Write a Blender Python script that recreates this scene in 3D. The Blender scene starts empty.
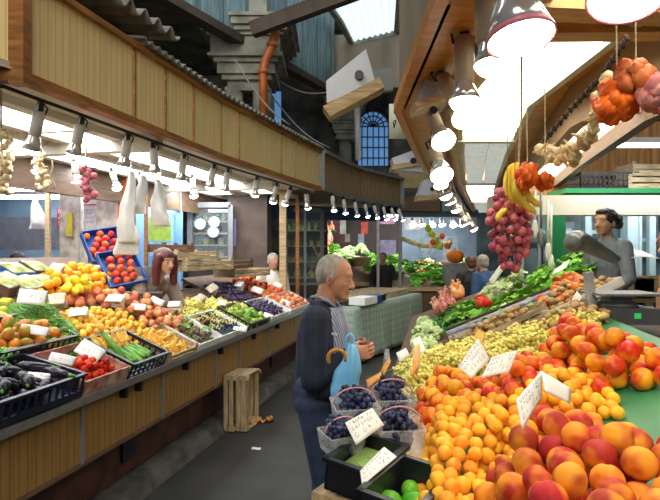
import bpy, math, random
import numpy as np
from mathutils import Matrix, Vector, Euler, noise
PI = math.pi
R = math.radians
random.seed(7)
SC = bpy.context.scene
COL = SC.collection

# ------------------------------------------------ camera, world, exposure
CAMZ, FPX = 1.70, 540.0
cam_d = bpy.data.cameras.new('camera')
cam_d.sensor_width = 36.0
cam_d.lens = 36.0 * FPX / 660.0
cam_d.clip_start = 0.05
cam_d.clip_end = 200
cam = bpy.data.objects.new('camera', cam_d)
COL.objects.link(cam)
cam.location = (0, 0, CAMZ)
cam.rotation_euler = (R(90), 0, 0)
SC.camera = cam

world = bpy.data.worlds.new('world')
SC.world = world
world.use_nodes = True
bgn = world.node_tree.nodes['Background']
bgn.inputs[0].default_value = (0.80, 0.88, 1.0, 1)
bgn.inputs[1].default_value = 0.11
SC.view_settings.view_transform = 'Standard'
SC.view_settings.look = 'None'
SC.view_settings.gamma = 1
SC.view_settings.exposure = 0.0
PANEL_L, PANEL_R, SPOT_W = 9.5, 6.5, 13.0

def area_light(name, loc, rot, sx, sy, power, col):
    l = bpy.data.lights.new(name, 'AREA'); l.shape = 'RECTANGLE'
    l.size = sx; l.size_y = sy; l.energy = power; l.color = col
    o = bpy.data.objects.new(name, l); COL.objects.link(o)
    o.location = loc; o.rotation_euler = rot
    return o
# daylight that falls through the roof light of the hall, onto the aisle
area_light('skylight_daylight', (1.0, 6.5, 9.2), (R(12), 0, 0), 5.0, 5.0, 260, (0.80, 0.92, 1.0))
# added fill light from behind the camera, brightens the left fascia
area_light('fascia_fill', (-0.6, -3.5, 5.0), (R(58), 0, 0), 3.5, 2.5, 240, (1.0, 0.93, 0.78))

# added fill light high in the hall, brightens the capital and upper walls
area_light('hall_fill', (-2.5, 3.2, 6.3), (R(62), 0, R(-8)), 3.0, 1.5, 170, (1.0, 0.97, 0.88))

# ------------------------------------------------ mesh builder
class MB:
    def __init__(s):
        s.v = []; s.f = []; s.sm = []; s.mi = []
    def add(s, vs, fs, smooth=False, mi=0, M=None):
        b = len(s.v)
        if M is not None: vs = [M @ Vector(p) for p in vs]
        s.v.extend([tuple(p) for p in vs])
        for f in fs:
            s.f.append(tuple(i + b for i in f)); s.sm.append(smooth); s.mi.append(mi)
        return s
    def box(s, c, sz, M=None, mi=0, rot=None):
        x, y, z = sz[0] / 2, sz[1] / 2, sz[2] / 2
        vs = [Vector((i * x, j * y, k * z)) for i in (-1, 1) for j in (-1, 1) for k in (-1, 1)]
        if rot is not None:
            rm = Euler(rot).to_matrix(); vs = [rm @ p for p in vs]
        vs = [p + Vector(c) for p in vs]
        s.add(vs, [(0,1,3,2),(4,6,7,5),(0,4,5,1),(2,3,7,6),(0,2,6,4),(1,5,7,3)], False, mi, M)
        return s
    def beam(s, a, b, w, h, up=(0,0,1), mi=0, M=None):
        a = Vector(a); b = Vector(b); d = (b - a).normalized()
        x = d.cross(Vector(up)); x = x.normalized() if x.length > 1e-6 else Vector((1,0,0))
        y = x.cross(d)
        vs = []
        for p in (a, b):
            for i, j in ((-1,-1),(1,-1),(1,1),(-1,1)):
                vs.append(p + x * (i*w/2) + y * (j*h/2))
        s.add(vs, [(0,3,2,1),(4,5,6,7),(0,1,5,4),(1,2,6,5),(2,3,7,6),(3,0,4,7)], False, mi, M)
        return s
    def tube(s, pts, r, n=8, M=None, mi=0, smooth=True, round_=False, flat=1.0):
        pts = [Vector(p) for p in pts]
        rr = list(r) if isinstance(r, (list, tuple)) else [r] * len(pts)
        if round_:
            d0 = (pts[0] - pts[1]).normalized(); d1 = (pts[-1] - pts[-2]).normalized()
            a = pts[0]; z = pts[-1]; r0 = rr[0]; r1 = rr[-1]
            pre = [(a + d0*r0*math.sin(t), r0*math.cos(t)) for t in (R(80), R(50), R(25))]
            post = [(z + d1*r1*math.sin(t), r1*math.cos(t)) for t in (R(25), R(50), R(80))]
            pts = [p for p, _ in pre] + pts + [p for p, _ in post]
            rr = [q for _, q in pre] + rr + [q for _, q in post]
        vs = []; prev = None
        for i, p in enumerate(pts):
            d = (pts[min(i+1, len(pts)-1)] - pts[max(i-1, 0)])
            d = d.normalized() if d.length > 1e-9 else Vector((0,0,1))
            if prev is None:
                x = d.cross(Vector((0,0,1)))
                if x.length < 0.1: x = d.cross(Vector((1,0,0)))
            else:
                x = prev - d * prev.dot(d)
                if x.length < 1e-5: x = d.cross(Vector((1,0,0.3)))
            x.normalize(); prev = x; y = d.cross(x)
            for k in range(n):
                a = 2*PI*k/n
                vs.append(p + x*(math.cos(a)*rr[i]) + y*(math.sin(a)*rr[i]*flat))
        fs = []
        for i in range(len(pts)-1):
            for k in range(n):
                k2 = (k+1) % n
                fs.append((i*n+k, i*n+k2, (i+1)*n+k2, (i+1)*n+k))
        fs.append(tuple(range(n-1, -1, -1))); fs.append(tuple((len(pts)-1)*n + k for k in range(n)))
        s.add(vs, fs, smooth, mi, M)
        return s
    def lathe(s, prof, n=16, M=None, mi=0, smooth=True, lobes=0, amp=0.0, caps=True):
        vs = []; fs = []
        for r, z in prof:
            for k in range(n):
                a = 2*PI*k/n; q = r*(1 + amp*math.cos(lobes*a)) if lobes else r
                vs.append((q*math.cos(a), q*math.sin(a), z))
        for i in range(len(prof)-1):
            for k in range(n):
                k2 = (k+1) % n
                fs.append((i*n+k, i*n+k2, (i+1)*n+k2, (i+1)*n+k))
        if caps and prof[0][0] > 1e-6: fs.append(tuple(range(n-1, -1, -1)))
        if caps and prof[-1][0] > 1e-6: fs.append(tuple((len(prof)-1)*n + k for k in range(n)))
        s.add(vs, fs, smooth, mi, M)
        return s
    def ell(s, c, rad, rot=None, n=12, m=8, M=None, mi=0, fn=None):
        rm = Euler(rot).to_matrix() if rot else None
        vs = []; c = Vector(c)
        for i in range(m+1):
            t = PI*i/m
            cnt = 1 if i in (0, m) else n
            for k in range(cnt):
                a = 2*PI*k/n
                p = Vector((math.sin(t)*math.cos(a), math.sin(t)*math.sin(a), math.cos(t)))
                q = fn(p) if fn else 1.0
                p = Vector((p.x*rad[0]*q, p.y*rad[1]*q, p.z*rad[2]*q))
                if rm: p = rm @ p
                vs.append(p + c)
        fs = []
        last = len(vs)-1
        for k in range(n):
            k2 = (k+1) % n
            fs.append((0, 1+k, 1+k2)); fs.append((last, last-n+k2, last-n+k))
        for i in range(1, m-1):
            a = 1+(i-1)*n; b = a+n
            for k in range(n):
                k2 = (k+1) % n
                fs.append((a+k, b+k, b+k2, a+k2))
        s.add(vs, fs, True, mi, M)
        return s
    def prism(s, poly, z0, z1, M=None, mi=0):
        n = len(poly)
        ar = sum(poly[i][0]*poly[(i+1)%n][1]-poly[(i+1)%n][0]*poly[i][1] for i in range(n))
        if ar < 0: poly = list(reversed(poly))
        vs = [(p[0], p[1], z0) for p in poly] + [(p[0], p[1], z1) for p in poly]
        fs = [tuple(range(n-1, -1, -1)), tuple(range(n, 2*n))]
        for i in range(n):
            j = (i+1) % n; fs.append((i, j, n+j, n+i))
        s.add(vs, fs, False, mi, M)
        return s
    def grid(s, fn, nu, nv, thick=0.0, M=None, mi=0, smooth=True):
        P = [[Vector(fn(i/nu, j/nv)) for j in range(nv+1)] for i in range(nu+1)]
        vs = [p for row in P for p in row]
        w = nv+1
        fs = [(i*w+j, (i+1)*w+j, (i+1)*w+j+1, i*w+j+1) for i in range(nu) for j in range(nv)]
        if thick:
            N = []
            for i in range(nu+1):
                for j in range(nv+1):
                    a = P[min(i+1,nu)][j]-P[max(i-1,0)][j]; b = P[i][min(j+1,nv)]-P[i][max(j-1,0)]
                    nn = a.cross(b); N.append(nn.normalized() if nn.length > 1e-12 else Vector((0,0,1)))
            b0 = len(vs)
            vs = vs + [vs[k] - N[k]*thick for k in range(b0)]
            fs = fs + [tuple(b0+q for q in reversed(f)) for f in fs]
            for i in range(nu):
                fs.append((i*w, b0+i*w, b0+(i+1)*w, (i+1)*w)); fs.append((i*w+nv, (i+1)*w+nv, b0+(i+1)*w+nv, b0+i*w+nv))
            for j in range(nv):
                fs.append((j, j+1, b0+j+1, b0+j)); q = nu*w
                fs.append((q+j, b0+q+j, b0+q+j+1, q+j+1))
        s.add(vs, fs, smooth, mi, M)
        return s
    def mesh(s, name, mats):
        me = bpy.data.meshes.new(name)
        me.from_pydata(s.v, [], s.f)
        me.polygons.foreach_set('use_smooth', s.sm)
        me.polygons.foreach_set('material_index', s.mi)
        for m in (mats if isinstance(mats, (list, tuple)) else [mats]): me.materials.append(m)
        me.update()
        return me
    def build(s, name, mats, parent=None, M=None, label=None):
        o = bpy.data.objects.new(name, s.mesh(name, mats)); COL.objects.link(o)
        if parent is not None: o.parent = parent
        if M is not None: o.matrix_local = M
        if label: o['label'] = label
        return o

def tag(o, label, cat, group=None):
    o['label'] = label; o['category'] = cat
    if group: o['group'] = group
    return o
def thing(name, label, cat, M=None, group=None):
    o = bpy.data.objects.new(name, None); COL.objects.link(o); o.empty_display_size = 0.1
    if M is not None: o.matrix_world = M
    return tag(o, label, cat, group)
def struct(o):
    o['kind'] = 'structure'; return o
def stuff(o):
    o['kind'] = 'stuff'; return o
def copy_tree(o, M=None, label=None, group=None, parent=None):
    c = o.copy(); COL.objects.link(c)
    if parent is not None:
        c.parent = parent
    for ch in list(o.children): copy_tree(ch, parent=c)
    if M is not None: c.matrix_world = M
    if label: c['label'] = label
    if group: c['group'] = group
    return c
def T(x, y=None, z=None):
    return Matrix.Translation(Vector(x) if y is None else Vector((x, y, z)))
def RZ(a): return Matrix.Rotation(a, 4, 'Z')
def RX(a): return Matrix.Rotation(a, 4, 'X')
def RY(a): return Matrix.Rotation(a, 4, 'Y')
def P(px, py, Y):
    """point of the place seen at a pixel of the photograph, Y metres away"""
    return Vector(((px-330)/FPX*Y, Y, CAMZ-(py-250)/FPX*Y))
def frame(o, x, y):
    x = Vector(x).normalized(); y = Vector(y).normalized(); z = x.cross(y)
    m = Matrix.Identity(4)
    for i in range(3):
        m[i][0] = x[i]; m[i][1] = y[i]; m[i][2] = z[i]; m[i][3] = o[i]
    return m
# left stall: x along the counter, y towards its back.  right stall: x towards its back, y along it
LF = frame((-1.58, 2.58, 0), (.221, .975, 0), (-.975, .221, 0))
LR = LF @ T(0, 0, .87) @ RX(math.atan(.47))
RF = frame((.02, 1.73, 0), (.979, -.205, 0), (.205, .979, 0))
RR = RF @ T(0, 0, .84) @ RY(-math.atan(.40))
def hit(F, px, py, h=0.0):
    Mi = F.inverted(); o = Mi @ Vector((0, 0, CAMZ))
    d = Mi.to_3x3() @ Vector(((px-330)/FPX, 1, -(py-250)/FPX))
    return o + d*((h-o.z)/d.z)

# ------------------------------------------------ materials
MATS = {}
def mat(name, col, rough=.55, var=.12, scale=12, bump=0.0, metal=0.0, emit=0.0, stretch=(1,1,1), col2=None, detail=3, alpha=1.0, trans=0.0, spec=.5, rnd=0.0):
    if name in MATS: return MATS[name]
    m = bpy.data.materials.new(name); m.use_nodes = True; nt = m.node_tree; N = nt.nodes; L = nt.links
    b = N['Principled BSDF']
    b.inputs['Roughness'].default_value = rough; b.inputs['Metallic'].default_value = metal
    b.inputs['Specular IOR Level'].default_value = spec
    if trans: b.inputs['Transmission Weight'].default_value = trans
    if alpha < 1: b.inputs['Alpha'].default_value = alpha
    c2 = col2 or tuple(max(0, c*(1-var*2.2)) for c in col)
    tc = N.new('ShaderNodeTexCoord'); mp = N.new('ShaderNodeMapping'); mp.inputs['Scale'].default_value = stretch
    nz = N.new('ShaderNodeTexNoise'); nz.inputs['Scale'].default_value = scale; nz.inputs['Detail'].default_value = detail
    rp = N.new('ShaderNodeValToRGB'); rp.color_ramp.elements[0].position = .35; rp.color_ramp.elements[1].position = .68
    rp.color_ramp.elements[0].color = (*c2, 1); rp.color_ramp.elements[1].color = (*col, 1)
    L.new(tc.outputs['Object'], mp.inputs[0])
    src = mp.outputs[0]
    if rnd:
        oi = N.new('ShaderNodeObjectInfo'); mu = N.new('ShaderNodeMath'); mu.operation = 'MULTIPLY'; mu.inputs[1].default_value = 37.0
        ad = N.new('ShaderNodeVectorMath'); ad.operation = 'ADD'
        L.new(oi.outputs['Random'], mu.inputs[0]); L.new(mu.outputs[0], ad.inputs[0]); L.new(mp.outputs[0], ad.inputs[1])
        src = ad.outputs[0]
    L.new(src, nz.inputs['Vector']); L.new(nz.outputs['Fac'], rp.inputs[0])
    out = rp.outputs[0]
    if rnd:
        hs = N.new('ShaderNodeHueSaturation'); mr = N.new('ShaderNodeMapRange')
        mr.inputs['To Min'].default_value = 1-rnd; mr.inputs['To Max'].default_value = 1+rnd
        L.new(oi.outputs['Random'], mr.inputs['Value']); L.new(mr.outputs[0], hs.inputs['Value'])
        mh = N.new('ShaderNodeMapRange'); mh.inputs['To Min'].default_value = .5-rnd*.06; mh.inputs['To Max'].default_value = .5+rnd*.06
        wn = N.new('ShaderNodeTexWhiteNoise'); wn.noise_dimensions = '1D'
        L.new(oi.outputs['Random'], wn.inputs['W']); L.new(wn.outputs['Value'], mh.inputs['Value']); L.new(mh.outputs[0], hs.inputs['Hue'])
        L.new(out, hs.inputs['Color']); out = hs.outputs[0]
    L.new(out, b.inputs['Base Color'])
    if emit:
        L.new(out, b.inputs['Emission Color']); b.inputs['Emission Strength'].default_value = emit
    if bump:
        bp = N.new('ShaderNodeBump'); bp.inputs['Strength'].default_value = bump; bp.inputs['Distance'].default_value = .01
        L.new(nz.outputs['Fac'], bp.inputs['Height']); L.new(bp.outputs[0], b.inputs['Normal'])
    MATS[name] = m
    return m
def fruit(name, c1, c2, lo=.4, hi=.6, scale=9, rough=.45, rnd=.12, bump=0.0, spec=.4):
    m = mat(name, c1, rough, scale=scale, col2=c2, rnd=rnd, bump=bump, detail=2, spec=spec*.7)
    for n in m.node_tree.nodes:
        if n.type == 'VALTORGB':
            n.color_ramp.elements[0].position = lo; n.color_ramp.elements[1].position = hi
    return m
def striped(name, c1, c2, scale, axis='X', rough=.6, sharp=(.0, .12), c3=None, wood=.25):
    """fine grooves or stripes across one object axis, laid over a faint grain"""
    m = mat(name, c1, rough, var=wood, scale=3, stretch=(6, 6, .7))
    nt = m.node_tree; N = nt.nodes; L = nt.links; b = N['Principled BSDF']
    src = b.inputs['Base Color'].links[0].from_socket
    w = N.new('ShaderNodeTexWave'); w.wave_type = 'BANDS'; w.bands_direction = axis; w.inputs['Scale'].default_value = scale
    tc = [n for n in N if n.type == 'TEX_COORD'][0]; L.new(tc.outputs['Object'], w.inputs['Vector'])
    rp = N.new('ShaderNodeValToRGB'); rp.color_ramp.elements[0].position = sharp[0]; rp.color_ramp.elements[1].position = sharp[1]
    rp.color_ramp.elements[0].color = (1,1,1,1); rp.color_ramp.elements[1].color = (0,0,0,1)
    mx = N.new('ShaderNodeMixRGB'); mx.inputs[2].default_value = (*c2, 1)
    L.new(w.outputs['Fac'], rp.inputs[0]); L.new(rp.outputs[0], mx.inputs[0]); L.new(src, mx.inputs[1]); L.new(mx.outputs[0], b.inputs['Base Color'])
    if c3:
        w2 = N.new('ShaderNodeTexWave'); w2.bands_direction = 'Z'; w2.inputs['Scale'].default_value = scale
        L.new(tc.outputs['Object'], w2.inputs['Vector'])
        r2 = N.new('ShaderNodeValToRGB'); r2.color_ramp.elements[0].position = sharp[0]; r2.color_ramp.elements[1].position = sharp[1]
        r2.color_ramp.elements[0].color = (1,1,1,1); r2.color_ramp.elements[1].color = (0,0,0,1)
        m2 = N.new('ShaderNodeMixRGB'); m2.inputs[2].default_value = (*c3, 1)
        L.new(w2.outputs['Fac'], r2.inputs[0]); L.new(r2.outputs[0], m2.inputs[0]); L.new(mx.outputs[0], m2.inputs[1]); L.new(m2.outputs[0], b.inputs['Base Color'])
    return m
def emis(name, col, s):
    m = bpy.data.materials.new(name); m.use_nodes = True; b = m.node_tree.nodes['Principled BSDF']
    b.inputs['Base Color'].default_value = (*col, 1); b.inputs['Emission Color'].default_value = (*col, 1)
    b.inputs['Emission Strength'].default_value = s; b.inputs['Roughness'].default_value = .5
    return m
M_floor = mat('concrete_floor', (.045, .044, .041), .62, .25, 2.2, .15, detail=8)
M_kerb = mat('kerb_concrete', (.12, .115, .10), .85, .3, 6, .5, detail=8)
M_lam = striped('cream_laminate', (.92, .70, .33), (.70, .52, .23), 5.5, 'X', .5, wood=.05)
M_lam2 = striped('brown_laminate', (.42, .29, .15), (.16, .10, .05), 3.2, 'X', .6, wood=.12)
M_front = striped('counter_laminate', (.33, .185, .05), (.18, .10, .028), 5.5, 'X', .5, wood=.1)
M_oak = mat('varnished_wood_trim', (.50, .20, .045), .4, .25, 5, .1, stretch=(1, 1, 8))
M_base = mat('red_brown_baseboard', (.10, .035, .02), .6, .3, 6)
M_orange = mat('orange_pine', (.70, .30, .055), .42, .12, 4, .05, stretch=(1, 6, 6))
M_pine = mat('pale_pine', (.62, .44, .23), .6, .2, 6, .1, stretch=(1, 8, 8))
M_crate = mat('crate_wood', (.62, .48, .29), .7, .25, 7, .1, stretch=(1, 8, 8))
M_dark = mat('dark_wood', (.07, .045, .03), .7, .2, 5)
M_brown = mat('brown_wood', (.17, .095, .05), .65, .2, 5, stretch=(1, 8, 8))
M_ceil = mat('cream_soffit', (.72, .68, .58), .6, .06, 4)
M_beige = mat('grey_beige_board', (.30, .25, .185), .7, .15, 3, stretch=(1, 1, .3))
M_black = mat('black_plastic', (.012, .013, .02), .38, .1, 12)
M_navy = mat('navy_plastic', (.012, .018, .045), .35, .1, 12)
M_steel = mat('steel', (.45, .46, .47), .35, .1, 20, metal=.8)
M_grey = mat('grey_metal', (.25, .26, .27), .5, .1, 10, metal=.3)
M_white = mat('white_paint', (.8, .8, .78), .5, .05, 8)
M_card = mat('white_card', (.86, .86, .83), .7, .03, 9)
M_ink = mat('grey_ink', (.20, .20, .24), .6, .1, 9)
M_blue = mat('blue_card', (.015, .09, .38), .5, .15, 9)
M_green = mat('green_cover', (.03, .22, .09), .4, .08, 5)
M_gpost = mat('green_paint', (.02, .30, .10), .45, .1, 5)
M_rail = mat('blue_white_rail', (.55, .60, .78), .3, .3, 5, stretch=(2, 6, 2), col2=(.12, .16, .45))
M_stone = mat('marble_stone', (.80, .70, .56), .6, .3, 9, .2, detail=8, col2=(.42, .35, .27))
M_pineO = mat('orange_pine_beam', (.66, .36, .12), .5, .15, 5, .05, stretch=(1, 6, 6))
M_cap = mat('old_stone', (.34, .34, .28), .85, .25, 4, .3, detail=7)
M_teal = striped('blue_grey_boards', (.24, .36, .39), (.08, .12, .13), .55, 'X', .7, (0, .03))
M_hall = mat('dim_plaster', (.19, .185, .14), .9, .3, 2)
M_pipe = mat('orange_pipe', (.50, .13, .02), .5, .2, 8)
M_tin = mat('corrugated_tin', (.33, .31, .27), .7, .25, 8, .1)
M_glassL = mat('pale_panel', (.72, .76, .80), .35, .05, 6)
M_pl = emis('fluorescent_panel', (.93, .97, 1.0), PANEL_L)
M_pr = emis('fluorescent_panel_warm', (1.0, .93, .76), PANEL_R)
M_bulb = emis('lamp_bulb', (.97, .98, 1.0), 22)
M_bulbw = emis('lamp_bulb_warm', (1.0, .90, .72), 14)
M_tube = emis('cool_tube', (.78, .80, 1.0), 22)

# ------------------------------------------------ the hall
def sbox(name, c, sz, m, rot=None):
    b = MB(); b.box((0,0,0), sz)
    return struct(b.build(name, m, None, T(*c) @ (Euler(rot).to_matrix().to_4x4() if rot else Matrix())))
sbox('floor', (0, 7, -.05), (26, 24, .1), M_floor)
sbox('wall_back', (0, 18.1, 4.5), (26, .2, 9.2), M_hall)
sbox('wall_left', (-10.1, 9, 4.5), (.2, 18, 9.2), M_hall)
sbox('wall_right', (10.1, 9, 4.5), (.2, 18, 9.2), M_hall)
# roof with an opening that the curved roof light covers
rb = MB()
rb.box((-6.2, 12.6, 6.9), (8.0, 11, .2)); rb.box((6.6, 12.6, 6.9), (7, 11, .2)); rb.box((.45, 14.9, 6.9), (5.3, 6.2, .2))
struct(rb.build('ceiling', M_hall))
b = MB()
SKY = [(P(352, 43, 11.4), P(396, 32, 11.4)), (P(341, 22, 10.6), P(398, 6, 10.6)), (P(328, 4, 9.6), P(400, -20, 9.6)), (P(300, -30, 8.2), P(404, -64, 8.2)), (P(250, -90, 6.8), P(410, -130, 6.8))]
def sky_fn(u, v):
    q = (1-v)*(len(SKY)-1); i = min(int(q), len(SKY)-2); f = q-i
    p = (SKY[i][0]*(1-f)+SKY[i+1][0]*f)*(1-u) + (SKY[i][1]*(1-f)+SKY[i+1][1]*f)*u
    return (p.x, p.y, p.z + .02*math.sin(u*2*PI*8))
b.grid(sky_fn, 90, 16, .01)
m = striped('roof_light_sheet', (.80, .88, .86), (.50, .50, .36), 1.3, 'X', .5, (0, .35))
bn = m.node_tree.nodes['Principled BSDF']; bn.inputs['Transmission Weight'].default_value = 0
bn.inputs['Emission Color'].default_value = (.82, .93, .95, 1); bn.inputs['Emission Strength'].default_value = 1.0
struct(b.build('window_1', m))
b = MB()   # frame round the roof light and the boards it opens through
b.beam(sky_fn(0, 1), sky_fn(1, 1), .14, .16); b.beam(sky_fn(0, 0), sky_fn(1, 0), .12, .12)
for q in range(8): b.beam(sky_fn(0, q/8), sky_fn(0, (q+1)/8), .1, .12); b.beam(sky_fn(1, q/8), sky_fn(1, (q+1)/8), .1, .12)
struct(b.build('trim_1', M_cap))
b = MB()
b.beam(P(300, 62, 11.4), P(400, 62, 11.4), .12, 1.1)
struct(b.build('trim_2', M_beige))
b = MB()
b.beam(P(252, 30, 7.7), P(360, -10, 7.4), .14, .20)
struct(b.build('trim_3', M_dark))
# blue-grey partition high on the left
fa, fb = Vector((-2.35, 6.4, 0)), Vector((.1, 11.1, 0))
F = frame((fa.x, fa.y, 5.0), (fb-fa), Vector((-(fb-fa).y, (fb-fa).x, 0)))
b = MB(); b.box(((fb-fa).length/2, .06, 1.1), ((fb-fa).length, .1, 2.2)); struct(b.build('wall_partition', M_teal, None, F))
b = MB(); b.box(((fb-fa).length/2, .04, -.08), ((fb-fa).length, .2, .12)); struct(b.build('trim_4', M_dark, None, F))
# arched window in the back wall
def arch(b, cx, y, z0, zs, r, t, m=0, dep=.12):
    pts = [(cx-r, z0), (cx-r, zs)] + [(cx-r*math.cos(a), zs+r*math.sin(a)) for a in [PI*k/12 for k in range(1, 12)]] + [(cx+r, zs), (cx+r, z0)]
    for p, q in zip(pts, pts[1:]): b.beam((p[0], y, p[1]), (q[0], y, q[1]), dep, t, up=(0, 1, 0), mi=m)
    return pts
M_sky = emis('daylight_pane', (.14, .34, .70), .5)
b = MB(); wc = P(373, 127, 15.5)
pts = [(wc.x+.45*math.cos(a), wc.z+.45*math.sin(a)) for a in [PI*k/14 for k in range(15)]] + [(wc.x-.45, wc.z-1.1), (wc.x+.45, wc.z-1.1)]
b.add([(x, 15.5, z) for x, z in pts] + [(x, 15.54, z) for x, z in pts], [tuple(range(len(pts)-1, -1, -1)), tuple(range(len(pts), 2*len(pts)))])
w2 = struct(b.build('window_2', M_sky))
b = MB(); arch(b, wc.x, 15.44, wc.z-1.1, wc.z, .49, .12)
for k in range(1, 8):
    a = PI*k/8; b.beam((wc.x, 15.44, wc.z), (wc.x+.45*math.cos(a), 15.44, wc.z+.45*math.sin(a)), .03, .03)
for rr in (.15, .30):
    for k in range(12):
        a0, a1 = PI*k/12, PI*(k+1)/12
        b.beam((wc.x+rr*math.cos(a0), 15.44, wc.z+rr*math.sin(a0)), (wc.x+rr*math.cos(a1), 15.44, wc.z+rr*math.sin(a1)), .03, .03, up=(0,1,0))
for k in range(-2, 3): b.beam((wc.x+k*.16, 15.44, wc.z), (wc.x+k*.16, 15.44, wc.z-1.1), .03, .03)
for k in range(4): b.beam((wc.x-.45, 15.44, wc.z-k*.3), (wc.x+.45, 15.44, wc.z-k*.3), .03, .03)
b.build('window_bars', M_dark, w2)
b = MB(); b.box((0,0,0), (.5, .06, .9)); struct(b.build('window_3', M_sky, None, T(*P(272, 108, 15))))
# dim wall behind the columns
sbox('wall_gallery', (-1.6, 15.9, 5.0), (9, .2, 3.9), M_hall)

def column(loc, w, ztop, label, shaft_w, M1, wrap=None):
    t = thing('stone_column', label, 'column', T(*loc))
    b = MB()
    if wrap: b.box((0, 0, .18), (w*1.35, w*1.35, .36)); b.box((0,0,.42), (w*1.2, w*1.2, .14)); b.box((0, 0, 2.1), (w, w, 3.4)); b.build('lower_shaft', wrap, t)
    b = MB()
    zb = 3.7 if wrap else 0
    for sx in ((-1, 1) if wrap else (0,)):
        for sy in ((-1, 1) if wrap else (0,)):
            b.tube([(sx*w*.36, sy*w*.36, zb), (sx*w*.36, sy*w*.36, ztop-1.0)], shaft_w/2, 16)
    b.build('shaft', M1, t)
    b = MB(); z = ztop-1.05
    for hw, h in ((w*.56, .06), (w*.5, .10), (w*.62, .08), (w*.72, .16), (w*.80, .07), (w*.92, .05), (w*.86, .26), (w*.95, .05), (w*1.05, .07), (w*1.16, .10), (w*1.24, .05)):
        b.box((0, 0, z+h/2), (2*hw, 2*hw, h)); z += h
    b.build('capital', M1, t)
    b = MB(); b.box((0, 0, z+.8), (w*1.0, w*1.0, 1.6)); b.build('impost', M1, t)
    return t
M_wrap = mat('brown_cladding', (.13, .085, .065), .6, .25, 4)
column((-1.30, 8.8, 0), .62, 5.25, 'square brown-clad column with a wide carved stone capital, behind the left stall', .3, M_cap, M_wrap)
column((.41, 14.6, 0), .48, 5.70, 'far round stone column with a carved capital, beside the arched window', .34, M_cap)
b = MB(); b.tube([P(357, 98, 12.2), P(358, 160, 12.2)], .07, 10)
tag(b.build('downpipe', M_white), 'white vertical pipe beside the far stone column', 'pipe')
b = MB(); pp = [P(275, 20, 7.9), P(275, 34, 7.9), P(272, 45, 7.9), P(265, 62, 7.9), P(263, 72, 7.9), P(264, 135, 7.9)]
b.tube(pp, .065, 12)
t = b.build('downpipe', M_pipe); tag(t, 'orange bent rainwater pipe in front of the large stone capital', 'pipe')
for q in (2, 4): b = MB(); b.tube([pp[q]-Vector((0, 0, .03)), pp[q]+Vector((0, 0, .03))], .08, 12); b.build('pipe_collar', M_pipe, t)
for k, (a, c) in enumerate((((275, 78, 9), (330, 92, 9)), ((235, 60, 7.6), (290, 125, 7.6)), ((275, 100, 9), (330, 148, 9)))):
    b = MB(); A, C = P(*a), P(*c)
    b.tube([A + (C-A)*(i/8) - Vector((0, 0, .12*math.sin(PI*i/8))) for i in range(9)], .012, 6)
    tag(b.build('hanging_cable', M_grey), ['pale cable running right from the large stone capital', 'thin cable crossing in front of the large stone capital', 'lowest sagging cable between the two stone columns'][k], 'cable')

# ------------------------------------------------ left stall: counter
t = thing('stall_counter', 'long left stall counter with brown grooved front panels and raked display board', 'counter', LF.copy())
LC = t
seams = [-.7, .57, 1.46, 2.38, 2.95, 3.85, 4.9, 5.75]
for a, c in zip(seams, seams[1:]):
    b = MB(); b.box((0, 0, 0), (c-a-.012, .025, .36)); b.build('front_panel', M_front, t, T((a+c)/2, 0, .645))
for a in seams[1:-1]: b = MB(); b.box((a, -.012, .645), (.03, .02, .37)); b.build('seam_strip', M_grey, t)
b = MB(); b.box((2.52, .02, .455), (6.45, .07, .03)); b.build('lower_rail', M_brown, t)
b = MB(); b.box((2.52, -.045, .843), (6.45, .10, .022)); b.box((2.52, -.095, .853), (6.45, .012, .045)); b.build('steel_lip', M_steel, t)
for s in (.95, 1.12, 1.78, 2.45, 3.3, 4.1): b = MB(); b.box((s, -.035, .79), (.03, .05, .09)); b.build('shelf_bracket', M_black, t)
b = MB(); b.box((2.52, .16, .29), (6.45, .04, .34)); b.build('baseboard', M_base, t)
for s in (1.25, 3.0, 4.4): b = MB(); b.box((s, .13, .32), (.16, .03, .2)); b.build('floor_vent', M_black, t)
b = MB(); b.prism([(-.7, .0), (5.75, .0), (5.75, .6), (-.7, .6)], 0, .10); b.add([(-.7, -.05, .0), (5.75, -.05, 0), (5.75, 0, .10), (-.7, 0, .10)], [(0,1,2,3)]); b.build('kerb', M_kerb, t)
b = MB(); cs = math.cos(math.atan(.47)); sn = math.sin(math.atan(.47))
ly = lambda d: d/cs
rpoly = [(-.7, -.05), (5.75, -.05), (5.75, ly(1.05)), (3.75, ly(1.05)), (3.75, ly(.80)), (2.45, ly(.80)), (2.45, ly(1.62)), (-.7, ly(1.62))]
b.prism(rpoly, -.03, 0); b.build('display_board', M_brown, t, LF.inverted() @ LR)
b = MB(); b.box((1.0-.1, 1.60, .8), (3.0, .03, 1.55)); b.box((3.1, .78, .6), (1.3, .03, 1.1)); b.box((4.75, 1.04, .65), (1.95, .03, 1.25)); b.box((2.43, 1.2, .75), (.03, .8, 1.2)); b.build('back_panel', M_brown, t)

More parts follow.
